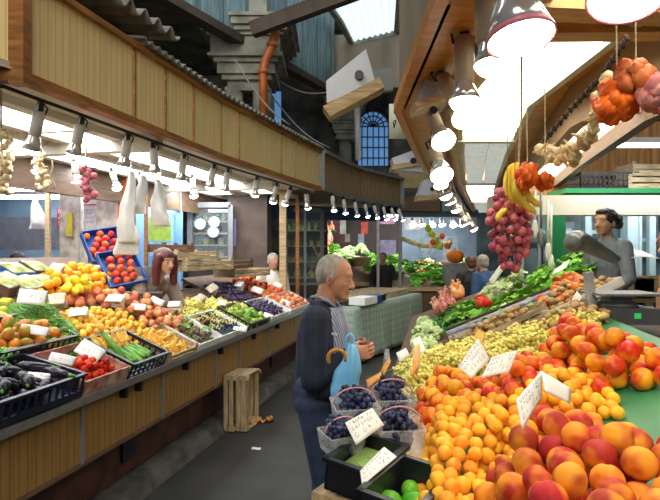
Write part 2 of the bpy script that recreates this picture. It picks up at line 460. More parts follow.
# left canopy
def poly_x(poly, px):
    k = (px-330)/FPX
    for i in range(len(poly)-1):
        (x0, y0), (x1, y1) = poly[i], poly[i+1]
        f0, f1 = x0-k*y0, x1-k*y1
        if f0*f1 <= 0 or (i == len(poly)-2):
            t_ = f0/(f0-f1); return Vector((x0+(x1-x0)*t_, y0+(y1-y0)*t_, 0))
LP = [(-1.55, 2.70), (-1.244, 4.07), (-1.02, 5.03), (-.44, 6.8), (-.14, 7.65)]
LP2 = [(-.12, 7.67), (.20, 8.6), (.55, 9.4), (1.42, 10.7)]
tc = thing('stall_canopy', 'cream grooved fascia canopy with brown wood trim over the left stall', 'canopy', T(-1.55, 2.70, 2.55))
Ci = tc.matrix_world.inverted()
def vpanel(A, B, z0, z1, m, name, parent, th=.03, inw=0.0):
    d = (B-A); n = Vector((-d.y, d.x, 0)).normalized()
    F = frame(((A+B)/2)[:2]+((z0+z1)/2,) if False else (((A+B)/2).x+n.x*(th/2+inw), ((A+B)/2).y+n.y*(th/2+inw), (z0+z1)/2), d, n)
    b = MB(); b.box((0,0,0), (d.length, th, z1-z0))
    return b.build(name, m, parent, (parent.matrix_world.inverted() if parent else Matrix()) @ F)
bpts = [Vector((-1.55, 2.70, 0))] + [poly_x(LP, q) for q in (134, 165, 193, 221, 239, 281, 295)] + [Vector((-.14, 7.65, 0))]
bpts.insert(1, (bpts[0]+bpts[1])/2)
for A, B in zip(bpts, bpts[1:]): vpanel(A, B, 2.57, 3.08, M_lam, 'fascia_panel', tc)
for k, A in enumerate(bpts):
    if k != 1: b = MB(); b.box((A.x, A.y, 2.825), (.022, .022, .50)); b.build('fascia_seam', M_oak, tc, Ci.copy())
b = MB()
for A, B in zip(bpts, bpts[1:]):
    b.beam((A.x, A.y, 2.565), (B.x, B.y, 2.565), .075, .05); b.beam((A.x, A.y, 3.09), (B.x, B.y, 3.09), .07, .035)
A = bpts[0]
b.beam((A.x, A.y, 2.565), (-4.2, 2.62, 2.565), .075, .05)
b.box((A.x, A.y, 2.95), (.075, .075, .85))
b.build('wood_trim', M_oak, tc, Ci.copy())
vpanel(Vector((-4.2, 2.65, 0)), Vector((-1.58, 2.72, 0)), 2.59, 3.6, M_lam, 'fascia_panel', tc)
# corrugated eaves
def corr(pl, z, w0, w1, rise, n, amp, parent, name='corrugated_roof'):
    L_ = [0]; 
    for a, c in zip(pl, pl[1:]): L_.append(L_[-1]+(Vector(c)-Vector(a)).length)
    def at(u):
        q = u*L_[-1]
        for i in range(len(pl)-1):
            if q <= L_[i+1]+1e-9:
                f = (q-L_[i])/(L_[i+1]-L_[i]); a, c = Vector(pl[i]), Vector(pl[i+1]); d = (c-a).normalized(); return a+(c-a)*f, Vector((-d.y, d.x))
        return Vector(pl[-1]), Vector((-1, 0))
    def fn(u, v):
        p, n_ = at(u); w = w0+(w1-w0)*v
        return (p.x+n_.x*w, p.y+n_.y*w, z+rise*v+amp*math.sin(u*n*2*PI))
    b = MB(); b.grid(fn, n*8, 2, .012)
    return b.build(name, M_tin, parent, Ci.copy())
corr([tuple(p[:2]) for p in bpts[2:]], 3.14, -.07, 1.5, .25, 44, .018, tc)
corr([(-2.2, 1.9), (-1.62, 3.0), (-1.28, 4.1)], 3.30, -.16, 1.3, .25, 16, .035, tc)
# soffit with two runs of fluorescent panels
def Lp(s, d, z): return LF @ Vector((s, d, z))
b = MB(); b.prism([(-1.4, .02), (6.4, .02), (6.4, 1.75), (-1.4, 1.75)], 2.60, 2.63); b.build('soffit_board', M_ceil, tc, Ci @ LF)
# the fascia bows out past the straight soffit: fill the strip between the two
b = MB(); q = [(p.x, p.y) for p in bpts] + [tuple(Lp(s, .02, 0)[:2]) for s in (6.0, 3, 0)]
b.prism(q, 2.592, 2.60); b.build('soffit_strip', M_ceil, tc, Ci.copy())
b = MB()
for d in (.44, .90, 1.12, 1.56): b.box((2.5, d, 2.575), (7.8, .10, .05))
for s in (-.6, 1.2, 2.75, 4.1, 5.6): b.box((s, .69, 2.575), (.05, .62, .05)); b.box((s, 1.36, 2.575), (.05, .56, .05))
b.build('panel_frame', M_ceil, tc, Ci @ LF)
for a, c in ((-1.3, -.63), (-.57, 1.17), (1.23, 2.72), (2.78, 4.07), (4.13, 5.57)):
    for d0, d1 in ((.50, .84), (1.18, 1.50)):
        b = MB(); b.box(((a+c)/2, (d0+d1)/2, 2.583), (c-a, d1-d0, .012)); b.build('light_panel', M_pl, tc, Ci @ LF)
b = MB(); b.box((2.5, 1.72, 2.44), (7.8, .06, .36)); b.build('inner_fascia', M_brown, tc, Ci @ LF)
for s in (1.62, 4.35): b = MB(); b.box((s, .9, 2.52), (.10, 1.6, .10)); b.build('cross_beam', M_ceil, tc, Ci @ LF)
# a bare tube lamp along the back of the stall roof
for s_, l_ in ((.6, 1.7), (2.6, 1.7), (4.6, 1.7)):
    b = MB(); b.box((s_, 2.15, 2.60), (l_+.1, .14, .05)); b.build('tube_housing', M_white, tc, Ci @ LF)
    b = MB(); b.tube([(s_-l_/2, 2.15, 2.55), (s_+l_/2, 2.15, 2.55)], .03, 10); b.build('light_tube', M_tube, tc, Ci @ LF)
    w_ = LF @ Vector((s_, 2.3, 2.5)); al = area_light('tube_light', w_, (R(-18), 0, 0), 1.6, .2, 26, (.90, .94, 1.0))
b = MB()
rail = [Vector((p.x, p.y, 2.525)) + (LF.to_3x3() @ Vector((0, .10, 0))) for p in bpts]
b.tube([Vector((-2.6, 2.9, 2.525))] + rail, .011, 6); b.build('lamp_rail', M_black, tc, Ci.copy())
# back roof, low and dark, that runs behind the left stall
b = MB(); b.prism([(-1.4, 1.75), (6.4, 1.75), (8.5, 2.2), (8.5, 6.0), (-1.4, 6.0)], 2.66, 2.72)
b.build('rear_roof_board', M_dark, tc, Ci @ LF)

# second canopy, brown, round the bend
tc2 = thing('stall_canopy', 'darker brown grooved canopy beyond the bend, over the cloth covered table', 'canopy', T(-.12, 7.67, 2.55))
C2 = tc2.matrix_world.inverted()
q2 = [Vector((x, y, 0)) for x, y in LP2]
for A, B in zip(q2, q2[1:]): vpanel(A, B, 2.60, 3.08, M_lam2, 'fascia_panel', tc2)
b = MB()
for A, B in zip(q2, q2[1:]): b.beam((A.x, A.y, 2.575), (B.x, B.y, 2.575), .07, .05); b.beam((A.x, A.y, 3.10), (B.x, B.y, 3.10), .14, .05)
for A in (q2[0], q2[-1]): b.box((A.x, A.y, 2.83), (.09, .09, .56))
b.build('metal_trim', M_grey, tc2, C2.copy())
b = MB(); b.prism([(-.12, 7.7), (.20, 8.62), (.55, 9.42), (1.42, 10.72), (-.3, 12.6), (-2.2, 9.6)], 2.60, 2.64); b.build('soffit_board', M_brown, tc2, C2.copy())
b = MB(); b.beam((-2.0, 9.7, 2.42), (1.1, 11.1, 2.42), .05, .26); b.build('blue_awning_edge', mat('blue_fabric', (.05, .11, .26), .7), tc2, C2.copy())

# ------------------------------------------------ right stall
RE = [(.36, .3), (.395, 1.94), (.43, 3.35), (.85, 5.1), (1.65, 8.1), (3.3, 13.5)]
M_beam2 = mat('greyish_beam', (.52, .34, .19), .6, .1, 3, stretch=(6, 1, 6))
t2 = thing('stall_canopy', 'orange pine canopy with glowing ceiling panels over the right stall', 'canopy', T(.43, 3.35, 2.6))
CR = t2.matrix_world.inverted()
def off(o): return [(x+o, y) for x, y in RE]
def strip(o1, o2, z0, z1, m, name, y0=None, y1=None, parent=t2):
    """a strip of the ceiling between two lines that follow the canopy edge"""
    def xat(y):
        for (xa, ya), (xb, yb) in zip(RE, RE[1:]):
            if y <= yb: return xa+(xb-xa)*(y-ya)/(yb-ya)
        return RE[-1][0]
    y0 = RE[0][1] if y0 is None else y0; y1 = RE[-1][1] if y1 is None else y1
    ys = [y0]+[y for _, y in RE if y0 < y < y1]+[y1]
    b = MB(); b.prism([(xat(y)+o1, y) for y in ys]+[(xat(y)+o2, y) for y in reversed(ys)], z0, z1)
    return b.build(name, m, parent, CR.copy())
strip(0, .20, 2.58, 2.61, M_orange, 'edge_board')
strip(.30, .36, 2.57, 2.70, M_pineO, 'long_beam')
strip(.20, 1.66, 2.72, 2.76, M_orange, 'ceiling_board')
strip(.36, .40, 2.59, 2.72, M_ceil, 'panel_frame'); strip(.80, .84, 2.59, 2.72, M_ceil, 'panel_frame')
strip(.225, .25, 2.54, 2.57, M_grey, 'lamp_track')
strip(1.06, 1.14, 2.46, 2.72, M_beam2, 'long_beam'); strip(1.52, 1.60, 2.50, 2.72, M_brown, 'panel_frame')
for y0, y1, mm in ((.5, 1.95, M_pr), (2.35, 4.35, M_pr), (7.35, 9.9, M_pr)):
    strip(.40, .595, 2.62, 2.635, mm, 'light_panel', y0, y1); strip(.603, .80, 2.62, 2.635, mm, 'light_panel', y0, y1)
M_louv = striped('white_louvre', (.75, .76, .72), (.45, .47, .46), 3, 'Y', .5, (0, .5))
bn = M_louv.node_tree.nodes['Principled BSDF']; bn.inputs['Emission Color'].default_value = (.85, .92, .88, 1); bn.inputs['Emission Strength'].default_value = .42  # faint glow stands in for light bounced up onto the louvres
for y0, y1 in ((4.45, 7.25), (10.0, 13.0)):
    strip(.42, .625, 2.60, 2.615, M_louv, 'louvre_panel', y0, y1); strip(.635, .84, 2.60, 2.615, M_louv, 'louvre_panel', y0, y1)
for y0, y1 in ((1.6, 3.4), (3.5, 5.5), (5.6, 7.6)):
    strip(1.15, 1.50, 2.60, 2.615, M_pr, 'light_panel', y0, y1)
for y in (4.4, 7.3, 9.95): strip(.36, .84, 2.575, 2.64, M_ceil, 'cross_frame', y-.04, y+.04)
for y in (3.45, 5.55): strip(1.14, 1.52, 2.575, 2.64, M_ceil, 'cross_frame', y-.03, y+.03)
b = MB(); b.beam((.60, 2.22, 2.64), (1.50, 2.20, 2.64), .10, .14); b.build('cross_beam', M_pineO, t2, CR.copy())
b = MB(); b.beam((.62, 1.98, 2.62), (1.9, 2.10, 2.62), .12, .10); b.build('front_cross_beam', M_pineO, t2, CR.copy())
re = [Vector((x, y, 0)) for x, y in RE]
for A, B in zip(re, re[1:]): vpanel(A, B, 2.58, 3.7, M_beige, 'fascia_panel', t2, .04, -.04)
b = MB()
for A, B in zip(re, re[1:]): b.beam((A.x-.01, A.y, 2.585), (B.x-.01, B.y, 2.585), .05, .06)
b.build('wood_trim', M_orange, t2, CR.copy())

# right counter: raked display board with a green cover
tr = thing('stall_counter', 'right stall counter with a raked fruit display and green cover', 'counter', RF.copy())
RC = RF.inverted()
cr = math.cos(math.atan(.40))
def Rw(x, y, z): return Vector((x, y, z))
# outline in plan (world), clipped near the photographer
edge = [(.33, .62), (.33, 2.02), (.10, 2.06), (1.10, 7.2)]
back = []
for s in (5.5, -1.2):
    w = RF @ Vector((1.22, s, 0)); back.append((w.x, w.y))
poly = edge + back
RRi = RR.inverted()
def onplane(x, y):
    F = RR; n = F.to_3x3() @ Vector((0, 0, 1)); o = F.translation
    return Vector((x, y, o.z - (n.x*(x-o.x)+n.y*(y-o.y))/n.z))
lp = [(RRi @ onplane(*p))[:2] for p in poly]
b = MB(); b.prism(lp, -.03, 0); b.build('display_board', M_brown, tr, RC @ RR)
q0, q1 = RF @ Vector((1.22, 1.75, 0)), RF @ Vector((1.22, -1.2, 0)); q2_ = RF @ Vector((.32, 1.75, 0))
lg = [(RRi @ onplane(*p))[:2] for p in ((.33, .62), (.33, 2.02), (q2_.x, q2_.y), (q0.x, q0.y), (q1.x, q1.y))]
b = MB(); b.prism(lg, .0005, .004); b.build('green_cover', M_green, tr, RC @ RR)
b = MB()
for i in range(len(poly)):
    a, c = poly[i], poly[(i+1) % len(poly)]
    za, zc = onplane(*a).z-.04, onplane(*c).z-.04
    b.add([(a[0], a[1], .10), (c[0], c[1], .10), (c[0], c[1], zc), (a[0], a[1], za)], [(0,1,2,3)])
b.build('side_panel', M_brown, tr, RC.copy())
b = MB(); b.prism([(x*1.0, y) for x, y in poly], 0, .10); b.build('kerb', M_kerb, tr, RC.copy())
# flat serving counter behind the display
ts = thing('serving_counter', 'dark flat serving counter behind the right fruit display, under the scale', 'counter', RF @ T(1.55, 1.0, 0))
b = MB(); b.box((0, 0, 1.22), (.56, 3.2, .04)); b.build('worktop', M_dark, ts)
b = MB(); b.box((0, 0, .6), (.48, 3.1, 1.2)); b.build('cabinet', M_brown, ts)
# blue-white dividing rail across the display
A = RR @ hit(RR, 449, 338, .05); B = RR @ hit(RR, 583, 284, .05)
tD = thing('display_rail', 'blue and white striped metal rail dividing the greens from the grapes', 'rail', RR.copy())
b = MB(); Ri = RR.inverted(); a_, b_ = Ri @ A, Ri @ B
b.tube([a_+Vector((0, 0, .03)), b_+Vector((0, 0, .03))], .018, 10); b.build('rail_tube', M_rail, tD)
b = MB(); b.beam(a_, b_, .02, .10); b.build('rail_board', mat('pale_grey_board', (.6, .62, .6), .5), tD)
b = MB(); b.beam(a_+Vector((0, .06, .0)), b_+Vector((0, .06, .0)), .03, .13); b.build('rear_board', M_dark, tD)

# ------------------------------------------------ produce: kinds
F_peach = fruit('peach_skin', (.86, .29, .02), (.44, .030, .018), .42, .58, 13, .6, .16)
F_nect = fruit('nectarine_skin', (.92, .38, .015), (.60, .05, .01), .42, .60, 13, .28, .14)
F_apri = fruit('apricot_skin', (.93, .46, .03), (.88, .26, .02), .3, .55, 14, .5, .10)
F_apriL = fruit('pale_apricot_skin', (.93, .52, .07), (.86, .34, .05), .3, .5, 14, .55, .12)
F_peachL = fruit('pink_peach_skin', (.80, .36, .14), (.50, .10, .06), .38, .6, 12, .6, .2)
F_oran = fruit('orange_skin', (.92, .38, .01), (.85, .28, .01), .3, .6, 20, .4, .08, .1)
F_lem = fruit('lemon_skin', (.90, .70, .03), (.75, .55, .03), .3, .6, 20, .4, .1, .1)
F_appl = fruit('red_apple_skin', (.72, .13, .04), (.55, .03, .02), .4, .6, 10, .3, .15)
F_tomG = fruit('green_orange_tomato_skin', (.75, .20, .03), (.30, .32, .04), .38, .56, 7, .25, .2)
F_tomR = fruit('red_tomato_skin', (.72, .045, .012), (.6, .03, .01), .3, .6, 10, .2, .15)
F_plum = fruit('plum_skin', (.10, .07, .14), (.045, .03, .07), .35, .6, 12, .5, .3)
F_grap = fruit('black_grape_skin', (.055, .07, .15), (.012, .015, .045), .38, .62, 26, .45, .2)
F_wgr = fruit('white_grape_skin', (.90, .78, .26), (.72, .64, .14), .35, .6, 24, .3, .15)
F_eggp = fruit('aubergine_skin', (.016, .010, .020), (.008, .006, .012), .35, .6, 6, .18, .2)
F_lime = fruit('lime_skin', (.13, .42, .03), (.08, .32, .02), .35, .6, 8, .3, .15)
F_mush = fruit('mushroom_skin', (.50, .34, .16), (.30, .18, .08), .35, .6, 14, .7, .25)
F_onion = fruit('red_onion_skin', (.60, .17, .20), (.32, .04, .09), .35, .6, 8, .28, .25)
F_fig = fruit('fig_skin', (.16, .20, .06), (.14, .06, .08), .4, .6, 9, .5, .2)
G_leaf = fruit('lettuce_leaf', (.34, .66, .09), (.13, .42, .04), .35, .62, 14, .5, .3)
G_pale = fruit('pale_leaf', (.72, .80, .46), (.40, .58, .20), .35, .62, 12, .5, .2)
G_dark = fruit('dark_leaf', (.07, .24, .04), (.03, .13, .02), .35, .62, 14, .5, .3)
G_stem = mat('green_stem', (.18, .40, .06), .5, .2, 20)
G_bean = mat('green_bean_skin', (.20, .42, .06), .45, .25, 9, col2=(.10, .27, .04))
F_zucc = fruit('courgette_skin', (.20, .42, .07), (.10, .28, .05), .4, .6, 16, .3, .15)
F_flow = fruit('courgette_flower_petal', (.95, .50, .06), (.95, .72, .22), .4, .6, 12, .6, .15)
F_pepr = fruit('dried_pepper_skin', (.85, .16, .015), (.60, .06, .01), .35, .6, 20, .3, .1)
F_garl = fruit('garlic_skin', (.80, .68, .42), (.58, .42, .20), .35, .6, 22, .6, .12)
F_bana = fruit('banana_skin', (.90, .66, .06), (.70, .55, .08), .35, .6, 9, .45, .12)

def fm(kind, m, rad, seed, n=16, k=10):
    """one piece of round fruit as a mesh: dimple at the stem, a seam, small lumps"""
    rnd = random.Random(seed); b = MB(); off_ = Vector((rnd.random()*9, seed, 3))
    def fn(p):
        q = 1 + .035*noise.noise(p*1.4+off_)
        if kind in ('peach', 'apricot', 'nectarine', 'plum'):
            q -= .17*math.exp(-((1-p.z)*9)) + .03*math.exp(-((1+p.z)*14))
            if p.x > 0: q -= .07*math.exp(-(p.y/.16)**2)*max(0, p.x)**.5
        if kind == 'apple': q -= .24*math.exp(-((1-p.z)*7)) + .12*math.exp(-((1+p.z)*9)); q += .04*p.z
        if kind == 'tomato': q -= .15*math.exp(-((1-p.z)*8)); q += .035*math.cos(6*math.atan2(p.y, p.x))*math.sqrt(max(0, 1-p.z*p.z))
        if kind == 'lemon': q += .16*math.exp(-((1-abs(p.z))*14))
        if kind == 'orange': q -= .06*math.exp(-((1-p.z)*20))
        return q
    sz = {'peach': (1.02, 1, .96), 'nectarine': (1.02, 1, .97), 'apricot': (1.03, .95, .98), 'plum': (.9, .88, 1.12), 'apple': (1, 1, .92), 'tomato': (1.08, 1.08, .86), 'lemon': (.88, .88, 1.15), 'orange': (1, 1, .97), 'lime': (.95, .95, 1.1)}[kind]
    b.ell((0,0,0), tuple(rad*s for s in sz), None, n, k, fn=fn)
    if kind in ('apple', 'tomato', 'orange', 'lime'):
        b.tube([(0, 0, rad*.74), (.001, .001, rad*1.0)], rad*.06 if kind != 'tomato' else rad*.09, 5, mi=1)
        if kind == 'tomato':
            for q in range(5):
                a = 2*PI*q/5; b.add([(0,0,rad*.78), (rad*.3*math.cos(a-.3), rad*.3*math.sin(a-.3), rad*.82), (rad*.62*math.cos(a), rad*.62*math.sin(a), rad*.78), (rad*.3*math.cos(a+.3), rad*.3*math.sin(a+.3), rad*.82)], [(0,1,2,3)], True, 1)
    return b.mesh(kind, [m, G_stem])

def inpoly(x, y, poly):
    c = np.zeros(len(x), bool); j = len(poly)-1
    for i in range(len(poly)):
        xi, yi = poly[i]; xj, yj = poly[j]
        if yi != yj: c ^= ((yi > y) != (yj > y)) & (x < (xj-xi)*(y-yi)/(yj-yi)+xi)
        j = i
    return c
def edged(x, y, poly):
    d = np.full(len(x), 9.0)
    for i in range(len(poly)):
        a = np.array(poly[i]); b_ = np.array(poly[(i+1) % len(poly)]); ab = b_-a; L2 = max(1e-9, (ab**2).sum())
        t_ = np.clip(((x-a[0])*ab[0]+(y-a[1])*ab[1])/L2, 0, 1)
        d = np.minimum(d, np.hypot(x-a[0]-t_*ab[0], y-a[1]-t_*ab[1]))
    return d
def pile(poly, r, H, nmax, seed, slope=.9, jit=.06, K=60, others=None):
    """drop balls one by one into a heap that stays inside the outline; returns (x, y, z, r) above the board"""
    rng = np.random.default_rng(seed)
    poly = [(float(p[0]), float(p[1])) for p in poly]
    xs = [p[0] for p in poly]; ys = [p[1] for p in poly]
    S = np.zeros((0, 4)) if others is None else np.array(others, float).reshape(-1, 4)
    n0 = len(S); fails = 0; out = []
    while len(out) < nmax and fails < 30:
        x = rng.uniform(min(xs), max(xs), K); y = rng.uniform(min(ys), max(ys), K)
        rr = r*(1+rng.uniform(-jit, jit)); d = edged(x, y, poly)
        k = inpoly(x, y, poly) & (d > rr*.55)
        x, y, d = x[k], y[k], d[k]
        if len(x) == 0: fails += .3; continue
        z = np.full(len(x), rr)
        if len(S):
            D = np.hypot(x[:, None]-S[None, :, 0], y[:, None]-S[None, :, 1]); s_ = (rr+S[None, :, 3])*.97
            zz = np.where(D < s_, S[None, :, 2]+np.sqrt(np.maximum(0, s_**2-D**2)), 0)
            z = np.maximum(z, zz.max(axis=1))
        lim = np.minimum(H, .3*rr+np.maximum(0, d-rr)*slope) + rr
        ok = z <= lim + 1e-6
        if not ok.any(): fails += 1; continue
        i = np.argmin(np.where(ok, z - .02*d, 9)); fails = max(0, fails-1)
        p = (x[i], y[i], z[i], rr); S = np.vstack([S, p]); out.append(p)
    return out
def rot_rand(rnd): return Euler((rnd.uniform(0, 6.28), rnd.uniform(0, 6.28), rnd.uniform(0, 6.28))).to_matrix().to_4x4()
def unseen(F, out, h0):
    """indices of pieces that lie fully behind others, from the aisle and a step to each side"""
    if not out: return set()
    W_ = np.array([list(F @ Vector((x, y, z+h0)))+[rr] for x, y, z, rr in out]); seen = set(); n = len(W_)
    ang = np.linspace(0, 2*PI, 9)[:-1]
    for cx in (0.0, -.45, .45):
        X = (W_[:, 0]-cx)/W_[:, 1]; Z = (W_[:, 2]-CAMZ)/W_[:, 1]; rad = W_[:, 3]/W_[:, 1]; dist = np.hypot(W_[:, 0]-cx, W_[:, 1])
        order = np.argsort(dist)
        for a, i in enumerate(order):
            if i in seen: continue
            nr = order[:a]; pts = np.array([(X[i]+q*rad[i]*math.cos(t_), Z[i]+q*rad[i]*math.sin(t_)) for q in (.0, .5, .9) for t_ in ang])
            if len(nr) == 0: seen.add(i); continue
            cov = (np.hypot(pts[:, 0:1]-X[nr][None], pts[:, 1:2]-Z[nr][None]) < rad[nr][None]*.98).any(axis=1)
            if cov.mean() < (.90 if cx == 0 else .80): seen.add(i)
    return set(range(n))-seen
def heap(F, px, r, H, nmax, name, meshes, label, cat, group, seed, local=False, h0=0.0, upright=False, keep=None, **kw):
    poly = px if local else [tuple(hit(F, a, c, h0+r+H*.4)[:2]) for a, c in px]
    rnd = random.Random(seed); out = pile(poly, r, H, nmax, seed, **kw)
    hid = unseen(F, out, h0)
    if keep is not None:   # the nearest ones stay objects of their own, the rest become one heap
        vis = sorted((i for i in range(len(out)) if i not in hid), key=lambda i: (F @ Vector(out[i][:3])).length)
        rest = vis[keep:]; hid = hid | set(rest); b = MB()
        for i in rest:
            x, y, z, rr = out[i]; me = rnd.choice(meshes); mt = T(x, y, z+h0) @ rot_rand(rnd); b.add([mt @ v.co for v in me.vertices], [tuple(p.vertices) for p in me.polygons], True)
        if rest: stuff(tag(b.build(name+'_heap', meshes[0].materials[0], None, F.copy()), label.replace('apricot ', 'apricots, the further part of those ', 1), cat))
    for qi, (x, y, z, rr) in enumerate(out):
        if qi in hid: continue
        o = bpy.data.objects.new(name, rnd.choice(meshes)); COL.objects.link(o)
        rm = rot_rand(rnd) if not upright else RZ(rnd.uniform(0, 6.28)) @ RX(rnd.gauss(0, .35))
        o.matrix_world = F @ T(x, y, z+h0) @ rm @ Matrix.Scale(rr/r, 4)
        tag(o, label, cat, group)
    return out
def F0(F, x, y, z=0, a=0, tilt=0): return F @ T(x, y, z) @ RZ(a) @ RX(tilt)

# crate: open box with slotted sides. local x = length, y = width, z = up
def crate(F, L_, W, H, m, label, name='plastic_crate', th=.008, slots=True, cat='crate', floor_m=None, rimm=None):
    t = thing(name, label, cat, F)
    b = MB(); b.box((0, 0, th/2), (L_, W, th)); b.build('crate_base', floor_m or m, t)
    for sx, sy in ((0, -1), (0, 1), (-1, 0), (1, 0)):
        b = MB(); ln = L_ if sy else W
        def q(u, z, du, dz):
            if sy: b.box((u, sy*(W/2-th/2), z), (du, th, dz))
            else: b.box((sx*(L_/2-th/2), u, z), (th, du, dz))
        if slots:
            q(0, H*.93, ln, H*.14); q(0, H*.15, ln, H*.3 if slots == 1 else H*.14)
            n = max(3, int(ln/.05))
            for k in range(n+1): q(-ln/2+ln*k/n*(1)+ (0.006 if k == 0 else -.006 if k == n else 0), H*.5, .012, H*.8)
            if slots == 2: q(0, H*.5, ln, H*.08)
        else: q(0, H/2, ln, H)
        b.build('crate_side', m, t)
    if rimm is not None or name == 'plastic_crate':
        b = MB()
        for sy in (-1, 1): b.box((0, sy*(W/2), H), (L_+.02, .02, .012))
        for sx in (-1, 1): b.box((sx*L_/2, 0, H), (.02, W+.02, .012))
        b.build('crate_rim', rimm or m, t)
    return t
def wood_crate(F, L_, W, H, label, m=None, cat='crate', M2=None):
    t = thing('wooden_crate', label, cat, F); m = m or M_crate
    b = MB(); n = 4
    for k in range(n): b.box((0, -W/2+(k+.5)*W/n, .005), (L_, W/n*.86, .007))
    b.build('crate_base', m, t)
    for sx in (-1, 1): b = MB(); b.box((sx*(L_/2-.005), 0, H/2), (.010, W, H)); b.build('crate_end', m, t)
    for sy in (-1, 1):
        b = MB()
        for k in range(2): b.box((0, sy*(W/2-.004), H*(.25+.48*k)), (L_, .007, H*.36))
        b.build('crate_side', m, t)
    for sx in (-1, 1):
        for sy in (-1, 1): b = MB(); b.prism([(sx*(L_/2-.01), sy*(W/2-.008)), (sx*(L_/2-.045), sy*(W/2-.008)), (sx*(L_/2-.01), sy*(W/2-.043))], 0, H+.02); b.build('corner_post', m, t)
    return t

# price card: a folded card with rows of quick handwriting
def strokes(w, h, rows, seed, bold=1.0):
    rnd = random.Random(seed); b = MB(); y = h*.5
    for r_, (hh, n) in enumerate(rows):
        ch = h*hh; y -= ch*1.12; x = -w*.42; cw = w*.84/n
        for c in range(n):
            if rnd.random() < .08 and c: x += cw; continue
            pts = [Vector((x+cw*rnd.uniform(.05, .75), y+ch*rnd.uniform(.05, .95), 0)) for _ in range(rnd.choice((3, 4, 5)))]
            if rnd.random() < .4:
                cx, cy = x+cw*.4, y+ch*.45; pts = [Vector((cx+cw*.3*math.cos(a), cy+ch*.4*math.sin(a), 0)) for a in [k*1.1+1 for k in range(6)]]
            for p, q in zip(pts, pts[1:]):
                if (q-p).length > 1e-4: b.beam(p, q, h*.014*bold, .0006)
            x += cw
    return b
def card(F, w, h, label, seed, tent=True, rows=((.26, 7), (.36, 5)), ink=None, m=None, th=.0012):
    """F: x along the top fold, y up the front leaf, z out of its face"""
    t = thing('price_card', label, 'price card', F)
    b = MB(); b.grid(lambda u, v: ((u-.5)*w, (v-.5)*h, .004*math.sin(PI*u)+.003*math.sin(PI*v)), 6, 6, th); b.build('card_front', m or M_card, t)
    if tent:
        b = MB(); b.grid(lambda u, v: ((u-.5)*w, h*.5-v*h*.62, -v*h*.75), 4, 4, th); b.build('card_back', m or M_card, t)
    strokes(w, h, rows, seed).build('handwriting', ink or M_ink, t, T(0, .0, .0085))
    return t
def lookF(p, yaw=0, pitch=35, roll=0):
    """card frame: upright towards -Y, turned by yaw, leaning back by pitch"""
    return T(*p) @ RZ(R(yaw)) @ RX(R(90-pitch)) @ RZ(R(roll))

# ------------------------------------------------ left stall produce
def LX(px, py, h=0): p = hit(LR, px, py, h); return p.x, p.y
peachL = [fm('peach', F_peachL, .037, i, 14, 9) for i in range(4)]
apriL = [fm('apricot', F_apriL, .024, i+10, 12, 8) for i in range(4)]
orange = [fm('orange', F_oran, .040, i+20, 14, 9) for i in range(2)]
lemon = [fm('lemon', F_lem, .036, i+30, 12, 9) for i in range(2)]
apple = [fm('apple', F_appl, .038, i+40, 14, 9) for i in range(3)]
tomG = [fm('tomato', F_tomG, .040, i+50, 18, 9) for i in range(4)]
tomR = [fm('tomato', F_tomR, .021, i+60, 12, 7) for i in range(3)]
plum = [fm('plum', F_plum, .025, i+70, 12, 8) for i in range(3)]

# front row of crates, standing on the lip (local s, d)
def rowbox(s0, s1, y0, wid, kind, label, H=.10, tilt=0, **k):
    Fm = LR @ T((s0+s1)/2, y0+wid/2, .002) @ RX(-tilt)
    f = {'plastic': lambda: crate(Fm, s1-s0, wid, H, k.get('m', M_black), label, slots=k.get('slots', 1)),
         'wood': lambda: wood_crate(Fm, s1-s0, wid, H, label, k.get('m')),
         'card': lambda: crate(Fm, s1-s0, wid, H, k.get('m', M_card), label, 'cardboard_box', slots=False, cat='box')}[kind]
    f(); return Fm
Fe = rowbox(-.14, .47, -.08, .42, 'plastic', 'dark navy plastic crate of small aubergines at the near front corner', .13, .22, m=M_navy)
rnd = random.Random(3)
b = MB(); pr = [(.004, -.055), (.020, -.05), (.031, -.03), (.034, -.005), (.030, .02), (.020, .04), (.010, .052)]
b.lathe(pr, 14); eg_me = b.mesh('aubergine', F_eggp)
b = MB(); b.tube([(0, 0, .047), (0, 0, .056), (.004, 0, .075)], (.012, .008, .005), 7)
for q in range(5):
    a = 2*PI*q/5; b.add([(0,0,.056), (.016*math.cos(a-.5), .016*math.sin(a-.5), .047), (.026*math.cos(a), .026*math.sin(a), .030), (.016*math.cos(a+.5), .016*math.sin(a+.5), .047)], [(0,1,2,3)], True)
cal_me = b.mesh('calyx', G_dark)
for i, (x, y, z, rr) in enumerate(pile([(-.29, -.19), (.13, -.19), (.13, .18), (-.29, .18)], .032, .06, 44, 5)):
    o = bpy.data.objects.new('aubergine', eg_me); COL.objects.link(o)
    o.matrix_world = Fe @ T(x, y, z+.055) @ RZ(rnd.uniform(0, 6.3)) @ RX(rnd.uniform(.9, 1.6)); tag(o, 'small round black aubergine heaped in the navy crate', 'aubergine', 'small aubergines in the navy crate')
    c = bpy.data.objects.new('calyx', cal_me); COL.objects.link(c); c.parent = o
for k, (x, y, a, l_) in enumerate(((.21, .05, .3, 'long glossy aubergine lying against the right end of the navy crate'), (.22, -.08, -.1, 'long aubergine at the front right corner of the navy crate'))):
    b = MB(); b.lathe([(.004, -.10), (.022, -.095), (.033, -.06), (.030, 0), (.022, .06), (.012, .10)], 14)
    o = b.build('aubergine', F_eggp, None, Fe @ T(x, y, .12) @ RZ(a) @ RX(1.4)); tag(o, l_, 'aubergine')
    b = MB(); b.tube([(0, 0, .095), (0, 0, .11), (.004, 0, .14)], (.014, .009, .006), 7); b.build('calyx', G_stem, o)
